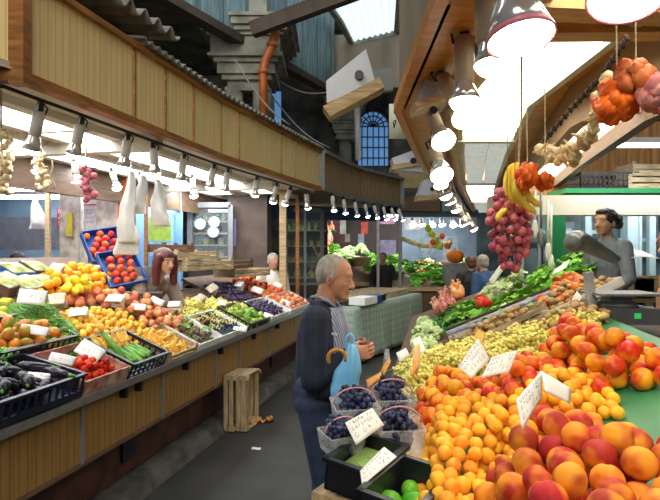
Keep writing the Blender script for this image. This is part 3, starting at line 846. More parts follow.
Ft = rowbox(.50, .93, -.06, .40, 'card', 'printed cardboard box of red cherry tomatoes beside the aubergines', .10, .08, m=mat('printed_card', (.55, .45, .34), .6, .3, 14, col2=(.35, .06, .05)))
heap(Ft, [(-.20, -.19), (.20, -.19), (.20, .12), (-.20, .12)], .021, .085, 190, 'cherry_tomato', tomR, 'bright red cherry tomato in the printed cardboard box', 'tomato', 'cherry tomatoes in the cardboard box', 8, local=True, h0=.02)
Fz = rowbox(.96, 1.40, -.06, .40, 'plastic', 'black slotted crate of courgettes with their yellow flowers', .11, .05, slots=2)
b = MB(); b.tube([(0, -.10, 0), (0, -.05, .002), (.004, .03, .003), (.006, .09, 0)], (.017, .018, .016, .012), 8, round_=True); zu = b.mesh('courgette', F_zucc)
def flower_mesh(seed):
    rnd2 = random.Random(seed); b = MB()
    b.tube([(0, 0, 0), (0, .03, 0), (0, .05, 0)], (.006, .012, .018), 7)
    for q in range(6):
        a = 2*PI*q/6+rnd2.uniform(-.2, .2); ln = rnd2.uniform(.05, .08); sp = rnd2.uniform(.25, .8)
        b.grid(lambda u, v: ((.012+ln*u*sp*.6)*math.cos(a+(v-.5)*.9*math.sin(PI*min(1, u+.12))), .04+ln*u, (.012+ln*u*sp*.6)*math.sin(a+(v-.5)*.9*math.sin(PI*min(1, u+.12)))), 5, 3, .0008)
    return b.mesh('courgette_flower', F_flow)
flm = [flower_mesh(i) for i in range(3)]
for k in range(16):
    o = bpy.data.objects.new('courgette', zu); COL.objects.link(o)
    lay = k//8; x = -.17+.047*(k % 8)
    o.matrix_world = Fz @ T(x, rnd.uniform(-.05, .05), .03+.035*lay) @ RZ(rnd.uniform(-.25, .25)) @ RX(rnd.uniform(0, .12)); tag(o, 'small green courgette lying in the black slotted crate', 'courgette', 'courgettes in the black slotted crate')
    c = bpy.data.objects.new('flower', flm[k % 3]); COL.objects.link(c); c.parent = o; c.matrix_local = T(0, .07, .012) @ RX(.5)
o = bpy.data.objects.new('courgette', zu); COL.objects.link(o); o.matrix_world = Fz @ T(-.12, .06, .125) @ RZ(.15) @ RX(.45) @ Matrix.Scale(1.15, 4); tag(o, 'largest courgette leaning on the back of the black slotted crate, flower up', 'courgette')
c = bpy.data.objects.new('flower', flm[1]); COL.objects.link(c); c.parent = o; c.matrix_local = T(0, .09, .01)
Ff = rowbox(1.43, 1.90, -.06, .38, 'wood', 'shallow wooden crate of loose orange courgette flowers', .085, 0)
for x, y, z, rr in pile([(-.22, -.18), (.22, -.18), (.22, .18), (-.22, .18)], .026, .06, 70, 12):
    o = bpy.data.objects.new('courgette_flower', flm[int(x*1000) % 3]); COL.objects.link(o)
    o.matrix_world = Ff @ T(x, y, z+.01) @ RZ(rnd.uniform(0, 6.3)) @ RX(rnd.uniform(.1, .9)) @ T(0, -.05, 0) @ Matrix.Scale(.8, 4); tag(o, 'loose orange courgette flower in the shallow wooden crate', 'flower', 'courgette flowers in the wooden crate')
Fg = rowbox(1.93, 2.36, -.06, .38, 'card', 'white cardboard box of small figs with green leaves', .085, m=M_card)
fig = [fm('plum', F_fig, .024, i+80, 10, 7) for i in range(3)]
heap(Fg, [(-.19, -.17), (.19, -.17), (.19, .15), (-.19, .15)], .024, .06, 60, 'fig', fig, 'small green and purple fig in the white cardboard box', 'fig', 'figs in the white box', 13, local=True, h0=.01)
def leafy(name, n, size, ml, seed, spread=1.0, up=.5, ruffle=.25, nu=7, nv=6, width=.55):
    rnd2 = random.Random(seed); b = MB()
    for i in range(n):
        a = i*2.4+rnd2.uniform(-.3, .3); tl = (i+1)/n; el = (1-tl)*1.35*up+.25; ln = size*rnd2.uniform(.75, 1.1)*(.6+.4*tl); ph = rnd2.uniform(0, 6)
        d = Vector((math.cos(a)*math.cos(el)*spread, math.sin(a)*math.cos(el)*spread, math.sin(el))).normalized(); s_ = Vector((-math.sin(a), math.cos(a), 0)); u_ = s_.cross(d)
        if u_.z < 0: u_ = -u_
        def fn(u, v):
            w = width*ln*math.sin(PI*min(1, .06+u*.86))**.7*(v-.5)
            rf = ruffle*ln*.28*abs(2*v-1)**2*math.sin(u*13+ph+(v > .5)*2)
            return d*(ln*u) + s_*w + u_*(rf + .22*ln*(math.sin(PI*u*.6)) - .55*ln*u*u*(1-el*.4) + .30*ln*(v-.5)**2)
        b.grid(fn, nu, nv, .0012)
    return b.mesh(name, ml)
lettuce = [leafy('lettuce', 12, .13, G_leaf, i) for i in range(3)]
bunchd = [leafy('leafy_bunch', 12, .13, G_dark, 20+i, ruffle=.5) for i in range(2)]
palel = [leafy('endive', 12, .12, G_pale, 40+i, ruffle=.3) for i in range(2)]
figleaf = [leafy('fig_leaf', 3, .09, G_stem, 60+i, up=.3) for i in range(2)]
for k, (x, y) in enumerate(((-.10, .06), (.10, .12), (.14, -.08))):
    o = bpy.data.objects.new('fig_leaf', figleaf[k % 2]); COL.objects.link(o); o.matrix_world = Fg @ T(x, y, .10) @ RZ(k*2)
    tag(o, 'green fig leaves laid on the figs in the white box', 'leaf', 'leaves on the figs')
def bunch_mesh(name, m, seed, n=60, br=.0095, L_=.075, W=.045, cnt=(8, 6)):
    rnd2 = random.Random(seed); b = MB(); pts = []
    while len(pts) < n:
        u = rnd2.random(); ww = W*math.sin(PI*(.12+.8*u))**.6
        p = Vector(((u-.5)*2*L_, rnd2.gauss(0, .5)*ww, rnd2.gauss(0, .5)*ww*.8))
        if abs(p.y) > ww or abs(p.z) > ww*.8: continue
        if any((p-q).length < br*1.35 for q in pts):
            if rnd2.random() < .97: continue
        pts.append(p)
    for p in pts: b.ell(p, (br, br, br*1.08), None, cnt[0], cnt[1])
    return b.mesh(name, m)
dgr = [bunch_mesh('grape_bunch', F_grap, i, 70, .0095) for i in range(3)]
wgr = [bunch_mesh('grape_bunch', F_wgr, 9+i, 60, .0105) for i in range(3)]
b = MB(); b.tube([(-.07, 0, .01), (-.10, .005, .02), (-.13, .0, .015)], .003, 5)
for k in range(5): b.tube([(-.07, 0, .01), (-.03+.02*k, .02*math.sin(k*2), .03)], .0015, 4)
stem_me = b.mesh('stem', G_stem)
def bunches(F, px, r, H, n, meshes, label, group, seed, local=False, sc=1.0, h0=0.0):
    poly = px if local else [tuple(hit(F, a, c, h0+r)[:2]) for a, c in px]; rnd2 = random.Random(seed)
    for x, y, z, rr in pile(poly, r, H, n, seed, slope=1.2):
        o = bpy.data.objects.new('grape_bunch', rnd2.choice(meshes)); COL.objects.link(o)
        o.matrix_world = F @ T(x, y, z*.8+h0) @ RZ(rnd2.uniform(0, 6.3)) @ RX(rnd2.uniform(-.4, .4)) @ Matrix.Scale(sc, 4); tag(o, label, 'grapes', group)
        c = bpy.data.objects.new('stem', stem_me); COL.objects.link(c); c.parent = o
Fdg = rowbox(2.39, 2.98, -.06, .40, 'card', 'white cardboard box of dark grapes at the front of the left stall', .085)
bunches(Fdg, [(-.27, -.18), (.27, -.18), (.27, .18), (-.27, .18)], .045, .05, 26, dgr, 'dark grape bunch in the white front box on the left stall', 'dark grapes in the white front box', 14, True)
Fgp = rowbox(3.05, 3.70, -.06, .40, 'plastic', 'black crate of green peppers further along the left stall front', .10)
b = MB(); b.lathe([(.003, -.05), (.02, -.048), (.033, -.02), (.036, .02), (.028, .045), (.006, .036)], 16, lobes=4, amp=.12); b.tube([(0,0,.036), (.004, 0, .065)], .005, 6); pep = b.mesh('green_pepper', fruit('green_pepper_skin', (.16, .36, .05), (.30, .42, .06), .4, .6, 5, .25, .3))
heap(Fgp, [(-.3, -.18), (.3, -.18), (.3, .18), (-.3, .18)], .036, .05, 50, 'green_pepper', [pep], 'green pepper in the black front crate', 'pepper', 'green peppers in the black crate', 15, local=True, h0=.01)
Fpp = rowbox(3.76, 4.45, -.06, .40, 'card', 'pale box of plums near the far end of the left stall front', .09)
heap(Fpp, [(-.33, -.18), (.33, -.18), (.33, .18), (-.33, .18)], .027, .06, 110, 'plum', plum, 'dark plum in the pale box at the far front of the left stall', 'plum', 'plums in the pale front box', 16, local=True, h0=.01)
Fpq = rowbox(4.52, 5.55, -.06, .40, 'card', 'long pale box of peaches at the far end behind the old man', .09)
heap(Fpq, [(-.5, -.18), (.5, -.18), (.5, .18), (-.5, .18)], .037, .05, 60, 'peach', peachL, 'peach in the long far box behind the old man', 'peach', 'peaches in the far front box', 17, local=True, h0=.01)

# second row and the heaps behind it
Ftg = LR @ T(.63, .57, .002) @ RX(-.05)
crate(Ftg, .62, .38, .10, M_black, 'black crate of half-green tomatoes behind the aubergines', slots=1)
heap(Ftg, [(-.29, -.17), (.29, -.17), (.29, .17), (-.29, .17)], .040, .12, 75, 'tomato', tomG, 'ribbed orange tomato with green shoulders in the black crate', 'tomato', 'half-green tomatoes in the black crate', 18, local=True, h0=.01)
for k, (px, py) in enumerate(((-3, 352), (8, 348), (15, 345))):
    x, y = LX(px, py, .12); o = bpy.data.objects.new('lettuce', lettuce[k % 3]); COL.objects.link(o); o.matrix_world = LR @ T(x, y, .06) @ RZ(k*1.3) @ Matrix.Scale(.6, 4)
    tag(o, 'bright green lettuce head between the tomatoes and the aubergines', 'lettuce', 'lettuces above the aubergine crate')
# green beans, a loose heap nobody could count
def beans(F, poly, n, H, seed, ln=.11, r=.0035):
    rnd2 = random.Random(seed); b = MB(); xs = [p[0] for p in poly]; ys = [p[1] for p in poly]; k = 0
    while k < n:
        x = rnd2.uniform(min(xs), max(xs)); y = rnd2.uniform(min(ys), max(ys)); a1 = np.array([x]); a2 = np.array([y])
        if not inpoly(a1, a2, poly)[0]: continue
        k += 1; d = edged(a1, a2, poly)[0]; z = min(H, .02+d*.9)*rnd2.uniform(.72, 1.0); a = rnd2.uniform(0, 6.3); c = rnd2.uniform(-.35, .35); l2 = ln*rnd2.uniform(.7, 1.15)
        pts = [Vector((x+l2*(t_-.5)*math.cos(a+c*t_), y+l2*(t_-.5)*math.sin(a+c*t_), z+rnd2.uniform(-.003, .006)+c*.05*(t_-.5)**2*4)) for t_ in (0, .25, .5, .75, 1)]
        b.tube(pts, (r*.4, r, r*1.1, r, r*.3), 5)
    # packed core of the heap
    cx, cy = sum(xs)/len(xs), sum(ys)/len(ys)
    return b
pl = [LX(*q, .10) for q in ((34, 322), (6, 320), (12, 298), (38, 296), (62, 310), (86, 336), (82, 347), (66, 340))]
pl = [(a, c) for a, c in pl]
b = beans(LR, pl, 1500, .16, 3)
cx = sum(p[0] for p in pl)/len(pl); cy = sum(p[1] for p in pl)/len(pl)
b.ell((cx, cy, .0), (.30, .22, .10), None, 16, 8)
o = b.build('green_beans', G_bean, None, LR.copy()); stuff(tag(o, 'loose heap of thin green beans between tomatoes and apricots', 'green beans'))
heap(LR, [(66, 322), (60, 306), (96, 303), (128, 312), (160, 330), (165, 341), (128, 350), (98, 352), (84, 340)], .024, .12, 290, 'apricot', apriL, 'pale orange apricot heaped behind the cherry tomatoes', 'apricot', 'apricots heaped on the left stall', 21, keep=70)
heap(LR, [(58, 303), (62, 290), (105, 288), (150, 296), (176, 318), (200, 330), (168, 334), (132, 312), (98, 302)], .037, .08, 150, 'peach', peachL, 'pinkish red peach heaped in front of the red-haired vendor', 'peach', 'peaches heaped on the left stall', 22)
heap(LR, [(30, 290), (34, 270), (60, 262), (112, 268), (124, 285), (110, 294), (70, 296)], .040, .10, 110, 'orange', orange, 'orange in the raised back heap of the left stall', 'orange', 'oranges at the back of the left stall', 23)
# lemons on top of the oranges' front, each bag-sized heap of its own
heap(LR, [(64, 286), (62, 276), (88, 274), (100, 282), (92, 288)], .034, .10, 24, 'lemon', lemon, 'yellow lemon in front of the oranges', 'lemon', 'lemons among the oranges', 24, h0=.09)
bunches(LR, [(172, 318), (180, 298), (208, 296), (262, 312), (256, 320), (222, 328), (200, 334)], .045, .10, 70, wgr, 'pale yellow-green grape bunch heaped beside the red-haired vendor', 'pale grapes heaped on the left stall', 25)
heap(LR, [(205, 282), (226, 279), (278, 308), (262, 311), (208, 294)], .026, .09, 210, 'plum', plum, 'dark blue plum heaped between grapes and red peaches', 'plum', 'dark plums heaped on the left stall', 26)
heap(LR, [(232, 279), (246, 274), (286, 290), (300, 302), (290, 305), (280, 304)], .037, .07, 110, 'peach', [fm('peach', fruit('red_peach_skin', (.85, .25, .06), (.6, .07, .03), .38, .6, 11, .5, .15), .037, 90+i, 12, 8) for i in range(3)], 'red-orange peach heaped behind the dark plums', 'peach', 'red peaches at the far end of the left stall', 27)
# packets and trays at the back left
Mq = mat('clear_wrap_tray', (.42, .36, .06), .25, .3, 26, col2=(.14, .22, .04))
for k, (px, py, w) in enumerate(((6, 284, .30), (26, 286, .26), (45, 284, .2), (14, 272, .22), (36, 270, .2))):
    x, y = LX(px, py, .05); t = thing('produce_tray', ['wrapped tray of pale green produce at the far left edge', 'wrapped tray of green and yellow produce behind the beans', 'narrow wrapped tray beside the oranges', 'upper wrapped tray at the left edge', 'upper wrapped tray touching the orange heap'][k], 'tray', LR @ T(x, y, .01) @ RZ(.3-.1*k))
    b = MB(); b.box((0, 0, .04), (w, .2, .08)); b.build('tray_body', [M_brown, M_crate, M_brown, M_blue, M_brown][k], t)
    b = MB(); b.grid(lambda u, v: ((u-.5)*w*.94, (v-.5)*.18, .082+.03*math.sin(PI*u)*math.sin(PI*v)+.004*math.sin(u*40)*math.sin(v*31)), 16, 12); b.build('wrapped_contents', Mq, t)
# yellow peppers at the left edge
yp = MB(); yp.lathe([(.003, -.05), (.02, -.048), (.033, -.02), (.036, .02), (.028, .045), (.006, .036)], 14, lobes=4, amp=.12); yp.tube([(0,0,.036), (.004, 0, .065)], .005, 6, mi=1)
ypm = yp.mesh('pepper', [fruit('yellow_pepper_skin', (.72, .50, .03), (.30, .40, .05), .4, .6, 5, .25, .2), G_stem])
heap(LR, [(-6, 312), (-6, 296), (14, 296), (12, 318)], .036, .06, 16, 'pepper', [ypm], 'yellow-green pepper at the left edge beside the beans', 'pepper', 'yellow peppers at the left edge', 28)
# blue boxes of red apples, tilted up at the back
def apple_box(px, py, d, w, dep, label, lab2, grp, seed, n):
    o = P(px, py, d); y_ = Vector((-.50, .42, .76)).normalized(); x_ = Vector((.86, .50, .0)); x_ = (x_-y_*x_.dot(y_)).normalized(); F = frame(o, x_, y_)
    crate(F, w, dep, .09, M_blue, label, 'cardboard_box', slots=False, cat='box', th=.01)
    heap(F, [(-w/2+.02, -dep/2+.02), (w/2-.02, -dep/2+.02), (w/2-.02, dep/2-.02), (-w/2+.02, dep/2-.02)], .038, .02, n, 'apple', apple, lab2, 'apple', grp, seed, local=True, h0=.02)
    return F
apple_box(104, 249, 5.3, .34, .38, 'upper tilted blue box of red apples in front of the pillar', 'red apple in the upper tilted blue box', 'apples in the upper blue box', 31, 40)
apple_box(121, 272, 5.05, .34, .40, 'lower tilted blue box of red apples behind the metal scale', 'red apple in the lower tilted blue box', 'apples in the lower blue box', 32, 44)
b = MB(); b.box((0, 0, .5), (.9, .35, 1.0)); t = thing('box_stand', 'dark wooden stand that carries the tilted apple boxes', 'stand', frame(P(112, 250, 5.35)*1.0, Vector((.8, .6, 0)), Vector((-.6, .8, 0))) @ T(0, .15, -1.25)); b.build('stand_body', M_dark, t)
b = MB(); b.box((0, -.1, 1.02), (.9, .12, .03)); b.build('stand_shelf', M_brown, t)

# price cards on the left stall
cards = [
 (33, 381, .10, .17, .12, 'white price card standing on the aubergines', 12, 30, -8),
 (62, 359, .13, .17, .07, 'wide white price strip over the cherry tomatoes', 8, 20, -14),
 (90, 351, .15, .20, .12, 'blank-looking large card behind the cherry tomatoes', 5, 25, -30),
 (34, 330, .14, .20, .07, 'narrow price strip among the half-green tomatoes', 5, 20, -10),
 (32, 297, .22, .20, .12, 'large white folded price card on top of the green beans', 10, 10, -6),
 (56, 299, .14, .14, .14, 'beige price card between beans and apricots', 10, 40, 8),
 (78, 312, .12, .15, .09, 'white price card stuck in the apricots', 8, 38, 8),
 (115, 298, .12, .16, .14, 'upright white price card behind the peaches', 10, 55, -6),
 (138, 307, .11, .16, .07, 'small tilted price card on the peaches', 0, 20, -5),
 (56, 268, .14, .12, .14, 'beige price card leaning on the oranges', 20, 40, -20),
 (92, 267, .14, .20, .05, 'flat pale card behind the oranges', 0, 15, 0),
 (157, 301, .14, .15, .07, 'white price card lying at the vendor\'s elbow', 0, 20, -25),
 (174, 304, .14, .13, .08, 'white price card just right of the vendor\'s hands', 0, 35, 0),
 (200, 298, .14, .11, .12, 'white price card among the pale grapes', -5, 35, -30),
 (212, 288, .14, .13, .14, 'pale card at the edge of the dark plums', -5, 35, -40),
 (239, 284, .14, .11, .15, 'upright card at the back of the dark plums', -5, 50, -12),
 (257, 290, .12, .18, .10, 'tilted white card between plums and red peaches', -5, 25, -20),
 (278, 285, .12, .15, .08, 'white card on the red peaches by the post', -5, 25, -20),
 (285, 303, .10, .16, .12, 'white card at the far front beside the old man\'s back', -5, 30, -25),
 (222, 303, .12, .12, .06, 'small white card on the dark plums\' front', -5, 30, -20),
 (268, 316, .10, .14, .08, 'white card on the green peppers', -5, 30, -20),
 (240, 329, .10, .16, .05, 'flat dark-bordered card on the front dark grapes', -5, 20, -10),
 (132, 262, .10, .12, .06, 'pale label on the lower blue apple box', -5, 20, -20),
]
for k, (px, py, h, w, hh, lab, yaw, pitch, roll) in enumerate(cards):
    d = P(px, py, 1)-Vector((0, 0, CAMZ)); q = hit(LR, px, py, h); card(lookF(LR @ q, yaw, pitch+10, roll), w*.86, hh*.82, lab, k, m=(mat('beige_card', (.66, .55, .40), .7) if 'beige' in lab or 'pale' in lab else M_card))
b = MB(); b.box((0, 0, 0), (.13, .012, .11)); o = b.build('card_backing', M_orange, None, LR @ T(*LX(205, 322, .1), .10) @ RX(.5)); tag(o, 'plain orange card lying across the pale grapes', 'card')

# ------------------------------------------------ right stall produce
nect = [fm('nectarine', F_nect, .037, i+100, 22, 14) for i in range(4)]
peach = [fm('peach', F_peach, .0355, i+110, 26, 16) for i in range(6)]
apri = [fm('apricot', F_apri, .0225, i+120, 16, 10) for i in range(5)]
heap(RR, [(460, 540), (474, 470), (496, 444), (556, 408), (604, 404), (700, 436), (760, 520), (700, 640), (520, 640)], .0355, .13, 230, 'peach', peach, 'large red and yellow peach in the nearest right-hand heap', 'peach', 'large peaches in the nearest heap', 41, K=80)
heap(RR, [(530, 352), (548, 322), (600, 318), (652, 334), (700, 350), (690, 372), (640, 368), (600, 378), (560, 372)], .037, .14, 110, 'nectarine', nect, 'yellow-orange nectarine in the high heap behind the green cover', 'nectarine', 'nectarines in the high back heap', 42)
heap(RR, [(484, 402), (480, 374), (508, 356), (544, 348), (560, 376), (534, 394), (515, 404)], .035, .10, 64, 'nectarine', [fm('nectarine', fruit('deep_red_nectarine_skin', (.85, .22, .02), (.62, .04, .012), .4, .62, 11, .28, .12), .035, 130+i, 20, 12) for i in range(3)], 'deep red nectarine behind the tall folded price card', 'nectarine', 'deep red nectarines by the folded card', 43)
heap(RR, [(414, 432), (410, 400), (438, 374), (472, 368), (492, 380), (494, 404), (464, 414), (440, 424)], .036, .09, 70, 'nectarine', nect, 'orange-red nectarine beside the white grapes', 'nectarine', 'nectarines beside the white grapes', 44)
heap(RR, [(404, 560), (410, 470), (416, 428), (446, 408), (484, 394), (516, 396), (556, 368), (604, 370), (622, 400), (592, 412), (552, 424), (510, 452), (490, 480), (484, 560)], .0225, .10, 420, 'apricot', apri, 'small bright orange apricot in the right-hand heap', 'apricot', 'apricots on the right stall', 45, K=90, keep=230)
bunches(RR, [(392, 392), (402, 362), (452, 350), (500, 340), (535, 330), (590, 311), (606, 318), (556, 332), (545, 352), (486, 374), (440, 378), (418, 398)], .045, .08, 110, wgr, 'pale green grape bunch heaped between the rail and the nectarines', 'white grapes on the right stall', 46)
# mushroom boxes below the rail
def mush_mesh(seed):
    b = MB(); b.lathe([(.008, -.03), (.010, -.01), (.009, .0), (.024, .0), (.028, .008), (.024, .02), (.012, .027), (0, .029)], 12, lobes=3, amp=.05); return b.mesh('mushroom', F_mush)
mush = [mush_mesh(0)]
def rowR(px0, px1, dep, m, label, h, lift=0, kind='card'):
    a = hit(RR, *px0, 0); c = hit(RR, *px1, 0); v = (c-a); L_ = math.hypot(v.x, v.y); F = RR @ T((a.x+c.x)/2, (a.y+c.y)/2, lift) @ RZ(math.atan2(v.y, v.x)) @ T(0, -dep/2, 0)
    if kind == 'card': crate(F, L_, dep, h, m, label, 'cardboard_box', slots=False, cat='box')
    else: wood_crate(F, L_, dep, h, label, m)
    return F, L_
Fm1, L1 = rowR((456, 352), (523, 320), .30, M_crate, 'wooden box of brown mushrooms just below the striped rail', .10, kind='wood')
heap(Fm1, [(-L1/2+.02, -.13), (L1/2-.02, -.13), (L1/2-.02, .13), (-L1/2+.02, .13)], .024, .08, 150, 'mushroom', mush, 'brown mushroom in the long wooden box below the rail', 'mushroom', 'mushrooms in the box below the rail', 51, local=True, h0=.02, upright=True)
Fm2, L2 = rowR((526, 322), (592, 290), .30, M_card, 'white box of tan mushrooms by the scale', .06)
heap(Fm2, [(-L2/2+.02, -.13), (L2/2-.02, -.13), (L2/2-.02, .13), (-L2/2+.02, .13)], .024, .11, 150, 'mushroom', mush, 'tan mushroom in the white box by the scale', 'mushroom', 'mushrooms in the box by the scale', 52, local=True, h0=.02, upright=True)
heap(RR, [(505, 338), (545, 322), (596, 298), (612, 310), (570, 322), (530, 338)], .024, .10, 130, 'mushroom', mush, 'tan mushroom in the loose heap between the boxes and the nectarines', 'mushroom', 'mushrooms in the loose heap', 53, upright=True)
# greens behind the rail
def greens(px, meshes, name, label, grp, seed, r=.085, H=.10, n=40, sc=1.0, h0=0, tilt=.4):
    poly = [tuple(hit(RR, a, c, .1)[:2]) for a, c in px]; r2 = random.Random(seed)
    for x, y, z, rr in pile(poly, r, H, n, seed, slope=1.3):
        o = bpy.data.objects.new(name, r2.choice(meshes)); COL.objects.link(o)
        o.matrix_world = RR @ T(x, y, z-r*.55+h0) @ RX(r2.uniform(-tilt, tilt)) @ RY(r2.uniform(-tilt, tilt)) @ RZ(r2.uniform(0, 6.3)) @ Matrix.Scale(sc*r2.uniform(.85, 1.15), 4); tag(o, label, name.replace('_', ' '), grp)
greens([(446, 326), (452, 306), (520, 286), (560, 268), (585, 262), (588, 278), (548, 292), (520, 306), (480, 320)], lettuce, 'lettuce', 'bright green lettuce in the long bank behind the rail', 'lettuces behind the striped rail', 61, n=60)
greens([(425, 322), (440, 306), (470, 300), (470, 318), (446, 330)], bunchd, 'leafy_bunch', 'dark green leafy bunch at the aisle end of the rail', 'dark leafy bunches at the rail end', 62, n=14)
greens([(520, 282), (560, 262), (600, 240), (598, 262), (560, 272)], bunchd+lettuce, 'leafy_bunch', 'leafy green bunch at the top of the right bank', 'leafy bunches at the top of the bank', 63, n=24)
greens([(470, 305), (478, 292), (520, 276), (540, 272), (520, 288)], palel, 'endive', 'pale green endive lying among the lettuces', 'endives among the lettuces', 64, n=8, h0=.08)
heap(RR, [(524, 306), (532, 300), (582, 282), (590, 288), (545, 306)], .0355, .03, 12, 'peach', peach, 'dark red peach in the short row behind the rail', 'peach', 'peaches in the row behind the rail', 65, h0=.04)
tomO = [fm('tomato', fruit('orange_tomato_skin', (.80, .22, .03), (.7, .12, .02), .4, .6, 8, .25, .15), .040, 140+i, 16, 9) for i in range(2)]
heap(RR, [(545, 290), (552, 276), (580, 270), (590, 280), (570, 290)], .040, .06, 16, 'tomato', tomO, 'orange tomato in the box in front of the vendor in grey', 'tomato', 'orange tomatoes by the woman in grey', 66, h0=.06)
heap(RR, [(470, 306), (474, 295), (490, 294), (492, 304)], .040, .02, 5, 'tomato', tomR and [fm('tomato', F_tomR, .040, 150, 16, 9)], 'large red tomato set among the greens', 'tomato', 'red tomatoes among the greens', 67, h0=.10)
# wrapped red and orange packets at the far end
Mw = fruit('red_radicchio', (.62, .12, .08), (.75, .45, .35), .4, .6, 20, .4, .2)
Mo = fruit('orange_wrap', (.90, .30, .05), (.95, .60, .30), .4, .6, 16, .35, .2)
cone = MB(); cone.lathe([(.03, 0), (.045, .04), (.05, .09), (.03, .13), (.008, .16), (.02, .19)], 12, lobes=5, amp=.12); cone_r = cone.mesh('wrapped_bundle', Mw); cone_o = cone.mesh('wrapped_bundle', Mo)
greens([(428, 312), (436, 298), (452, 290), (460, 298), (448, 310)], [cone_r], 'wrapped_bundle', 'red wrapped bundle at the far end of the right stall', 'red wrapped bundles', 68, r=.05, n=16, H=.05)
greens([(443, 298), (448, 288), (464, 282), (470, 292)], [cone_o], 'wrapped_bundle', 'orange wrapped bundle at the far end of the right stall', 'orange wrapped bundles', 69, r=.05, n=12, H=.05)
# wrapped cauliflowers at the aisle edge
def cauli(seed):
    b = MB(); r2 = random.Random(seed)
    for k in range(26):
        p = Vector((r2.gauss(0, 1), r2.gauss(0, 1), abs(r2.gauss(0, 1))+.1)).normalized()*.062; b.ell(p, (.021, .021, .021), None, 8, 6)
    for k in range(6):
        a = k*1.05; b.grid(lambda u, v: ((.02+.058*u**.6)*math.cos(a+(v-.5)*.9), (.02+.058*u**.6)*math.sin(a+(v-.5)*.9), -.045+.075*u+.006*math.sin(9*u)), 5, 4, .001, mi=1)
    return b.mesh('cauliflower', [G_pale, G_stem])
cf = [cauli(1), cauli(2)]
greens([(400, 350), (404, 326), (420, 308), (446, 312), (454, 334), (436, 346), (416, 356)], cf, 'cauliflower', 'small pale green cauliflower at the aisle edge of the right stall', 'pale green cauliflowers', 70, r=.06, n=14, H=.08)
# crates and punnets at the near aisle corner, on a low stand
FB = frame((.045, 1.70, .985), (.507, .86, 0), (-.86, .507, 0))
t = thing('crate_stand', 'low wooden stand under the black crates at the near corner', 'stand', FB.copy())
b = MB(); b.box((.20, -.055, -.02), (.66, .19, .03)); b.build('stand_top', M_pine, t)
b = MB(); b.box((.20, -.055, -.50), (.62, .17, .93)); b.build('stand_body', M_crate, t)
b = MB(); b.box((-.07, -.235, -.075), (.30, .17, .03)); b.build('lower_shelf', M_pine, t)
b = MB(); b.box((-.07, -.235, -.52), (.27, .15, .86)); b.build('lower_body', M_crate, t)
Fc2 = FB @ T(.0, -.075, .004) @ RX(.10); crate(Fc2, .25, .15, .09, M_black, 'black crate of curled green beans behind the limes', slots=False)
b = beans(Fc2, [(-.085, -.040), (.085, -.040), (.085, .040), (-.085, .040)], 150, .075, 5, .06, .0045); b.box((0, 0, .03), (.22, .12, .05))
o = b.build('green_beans', mat('pale_bean', (.30, .50, .12), .45, .2, 9), None, Fc2.copy()); stuff(tag(o, 'curled pale green beans filling the second black crate', 'green beans'))
Fc1 = FB @ T(-.075, -.235, -.055) @ RX(.10); crate(Fc1, .28, .16, .125, M_black, 'near black crate of limes at the bottom edge', slots=False)
lime = [fm('lime', F_lime, .031, i+160, 18, 12) for i in range(2)]
heap(Fc1, [(-.13, -.07), (.13, -.07), (.13, .07), (-.13, .07)], .031, .08, 22, 'lime', lime, 'green lime in the near black crate', 'lime', 'limes in the near black crate', 71, local=True, h0=.015)
M_clear = bpy.data.materials.new('clear_plastic'); M_clear.use_nodes = True
bb = M_clear.node_tree.nodes['Principled BSDF']; bb.inputs['Base Color'].default_value = (.85, .87, .9, 1); bb.inputs['Alpha'].default_value = .22; bb.inputs['Roughness'].default_value = .15
pgr = [bunch_mesh('grape_bunch', F_grap, 30+i, 26, .0098, .040, .032, (9, 7)) for i in range(3)]
def punnet(p, rz, label, seed, sc=1.0, tilt=.12):
    F = T(*p) @ RZ(rz) @ RX(tilt) @ Matrix.Scale(sc, 4); t = thing('punnet', label, 'punnet', F)
    b = MB(); a, c, h = .055, .066, .075; q = [(-1,-1),(1,-1),(1,1),(-1,1)]
    for i in range(4):
        (x0, y0), (x1, y1) = q[i], q[(i+1) % 4]
        b.grid(lambda u, v: ((x0+(x1-x0)*u)*(a+(c-a)*v)*1.15, (y0+(y1-y0)*u)*(a+(c-a)*v)*.9, h*v), 12, 3, .001)
    b.box((0, 0, 0), (2*a*1.15, 2*a*.9, .002)); b.build('punnet_tray', M_clear, t)
    b = MB()
    for i in range(4): b.tube([(q[i][0]*c*1.15, q[i][1]*c*.9, h), (q[(i+1)%4][0]*c*1.15, q[(i+1)%4][1]*c*.9, h)], .0025, 6)
    b.build('punnet_rim', M_clear, t)
    b = MB(); b.tube([(c*1.12*math.cos(a2), 0, h+.055*math.sin(a2)) for a2 in [PI*k/12 for k in range(13)]], .003, 6); b.build('punnet_handle', mat('pink_handle', (.75, .32, .34), .4), t)
    r2 = random.Random(seed)
    for k in range(12):
        o = bpy.data.objects.new('grape_bunch', pgr[k % 3]); COL.objects.link(o)
        lay = k//4; o.matrix_world = F @ T(r2.uniform(-.02, .02), -.03+.03*(k % 3), .026+.036*lay) @ RZ(r2.uniform(-.6, .6)+(PI/2 if k % 2 else 0)) @ Matrix.Scale(.95, 4)
        lab = 'black grape bunch in the ' + label.replace('clear punnet ', 'punnet '); tag(o, lab, 'grapes', lab[:60])
punnet(P(354, 424, 1.86), .2, 'clear punnet piled high by the man\'s blue bag', 81, 1.0)
punnet(P(398, 445, 1.84), .1, 'clear punnet with a full side beside the apricots', 82, 1.05)
punnet(P(391, 414, 2.10), .1, 'clear punnet with a red handle, furthest back', 84, 1.10, .15)
punnet(P(341, 450, 1.74), .5, 'clear punnet at the left behind the bean crate', 83, .85, .1)
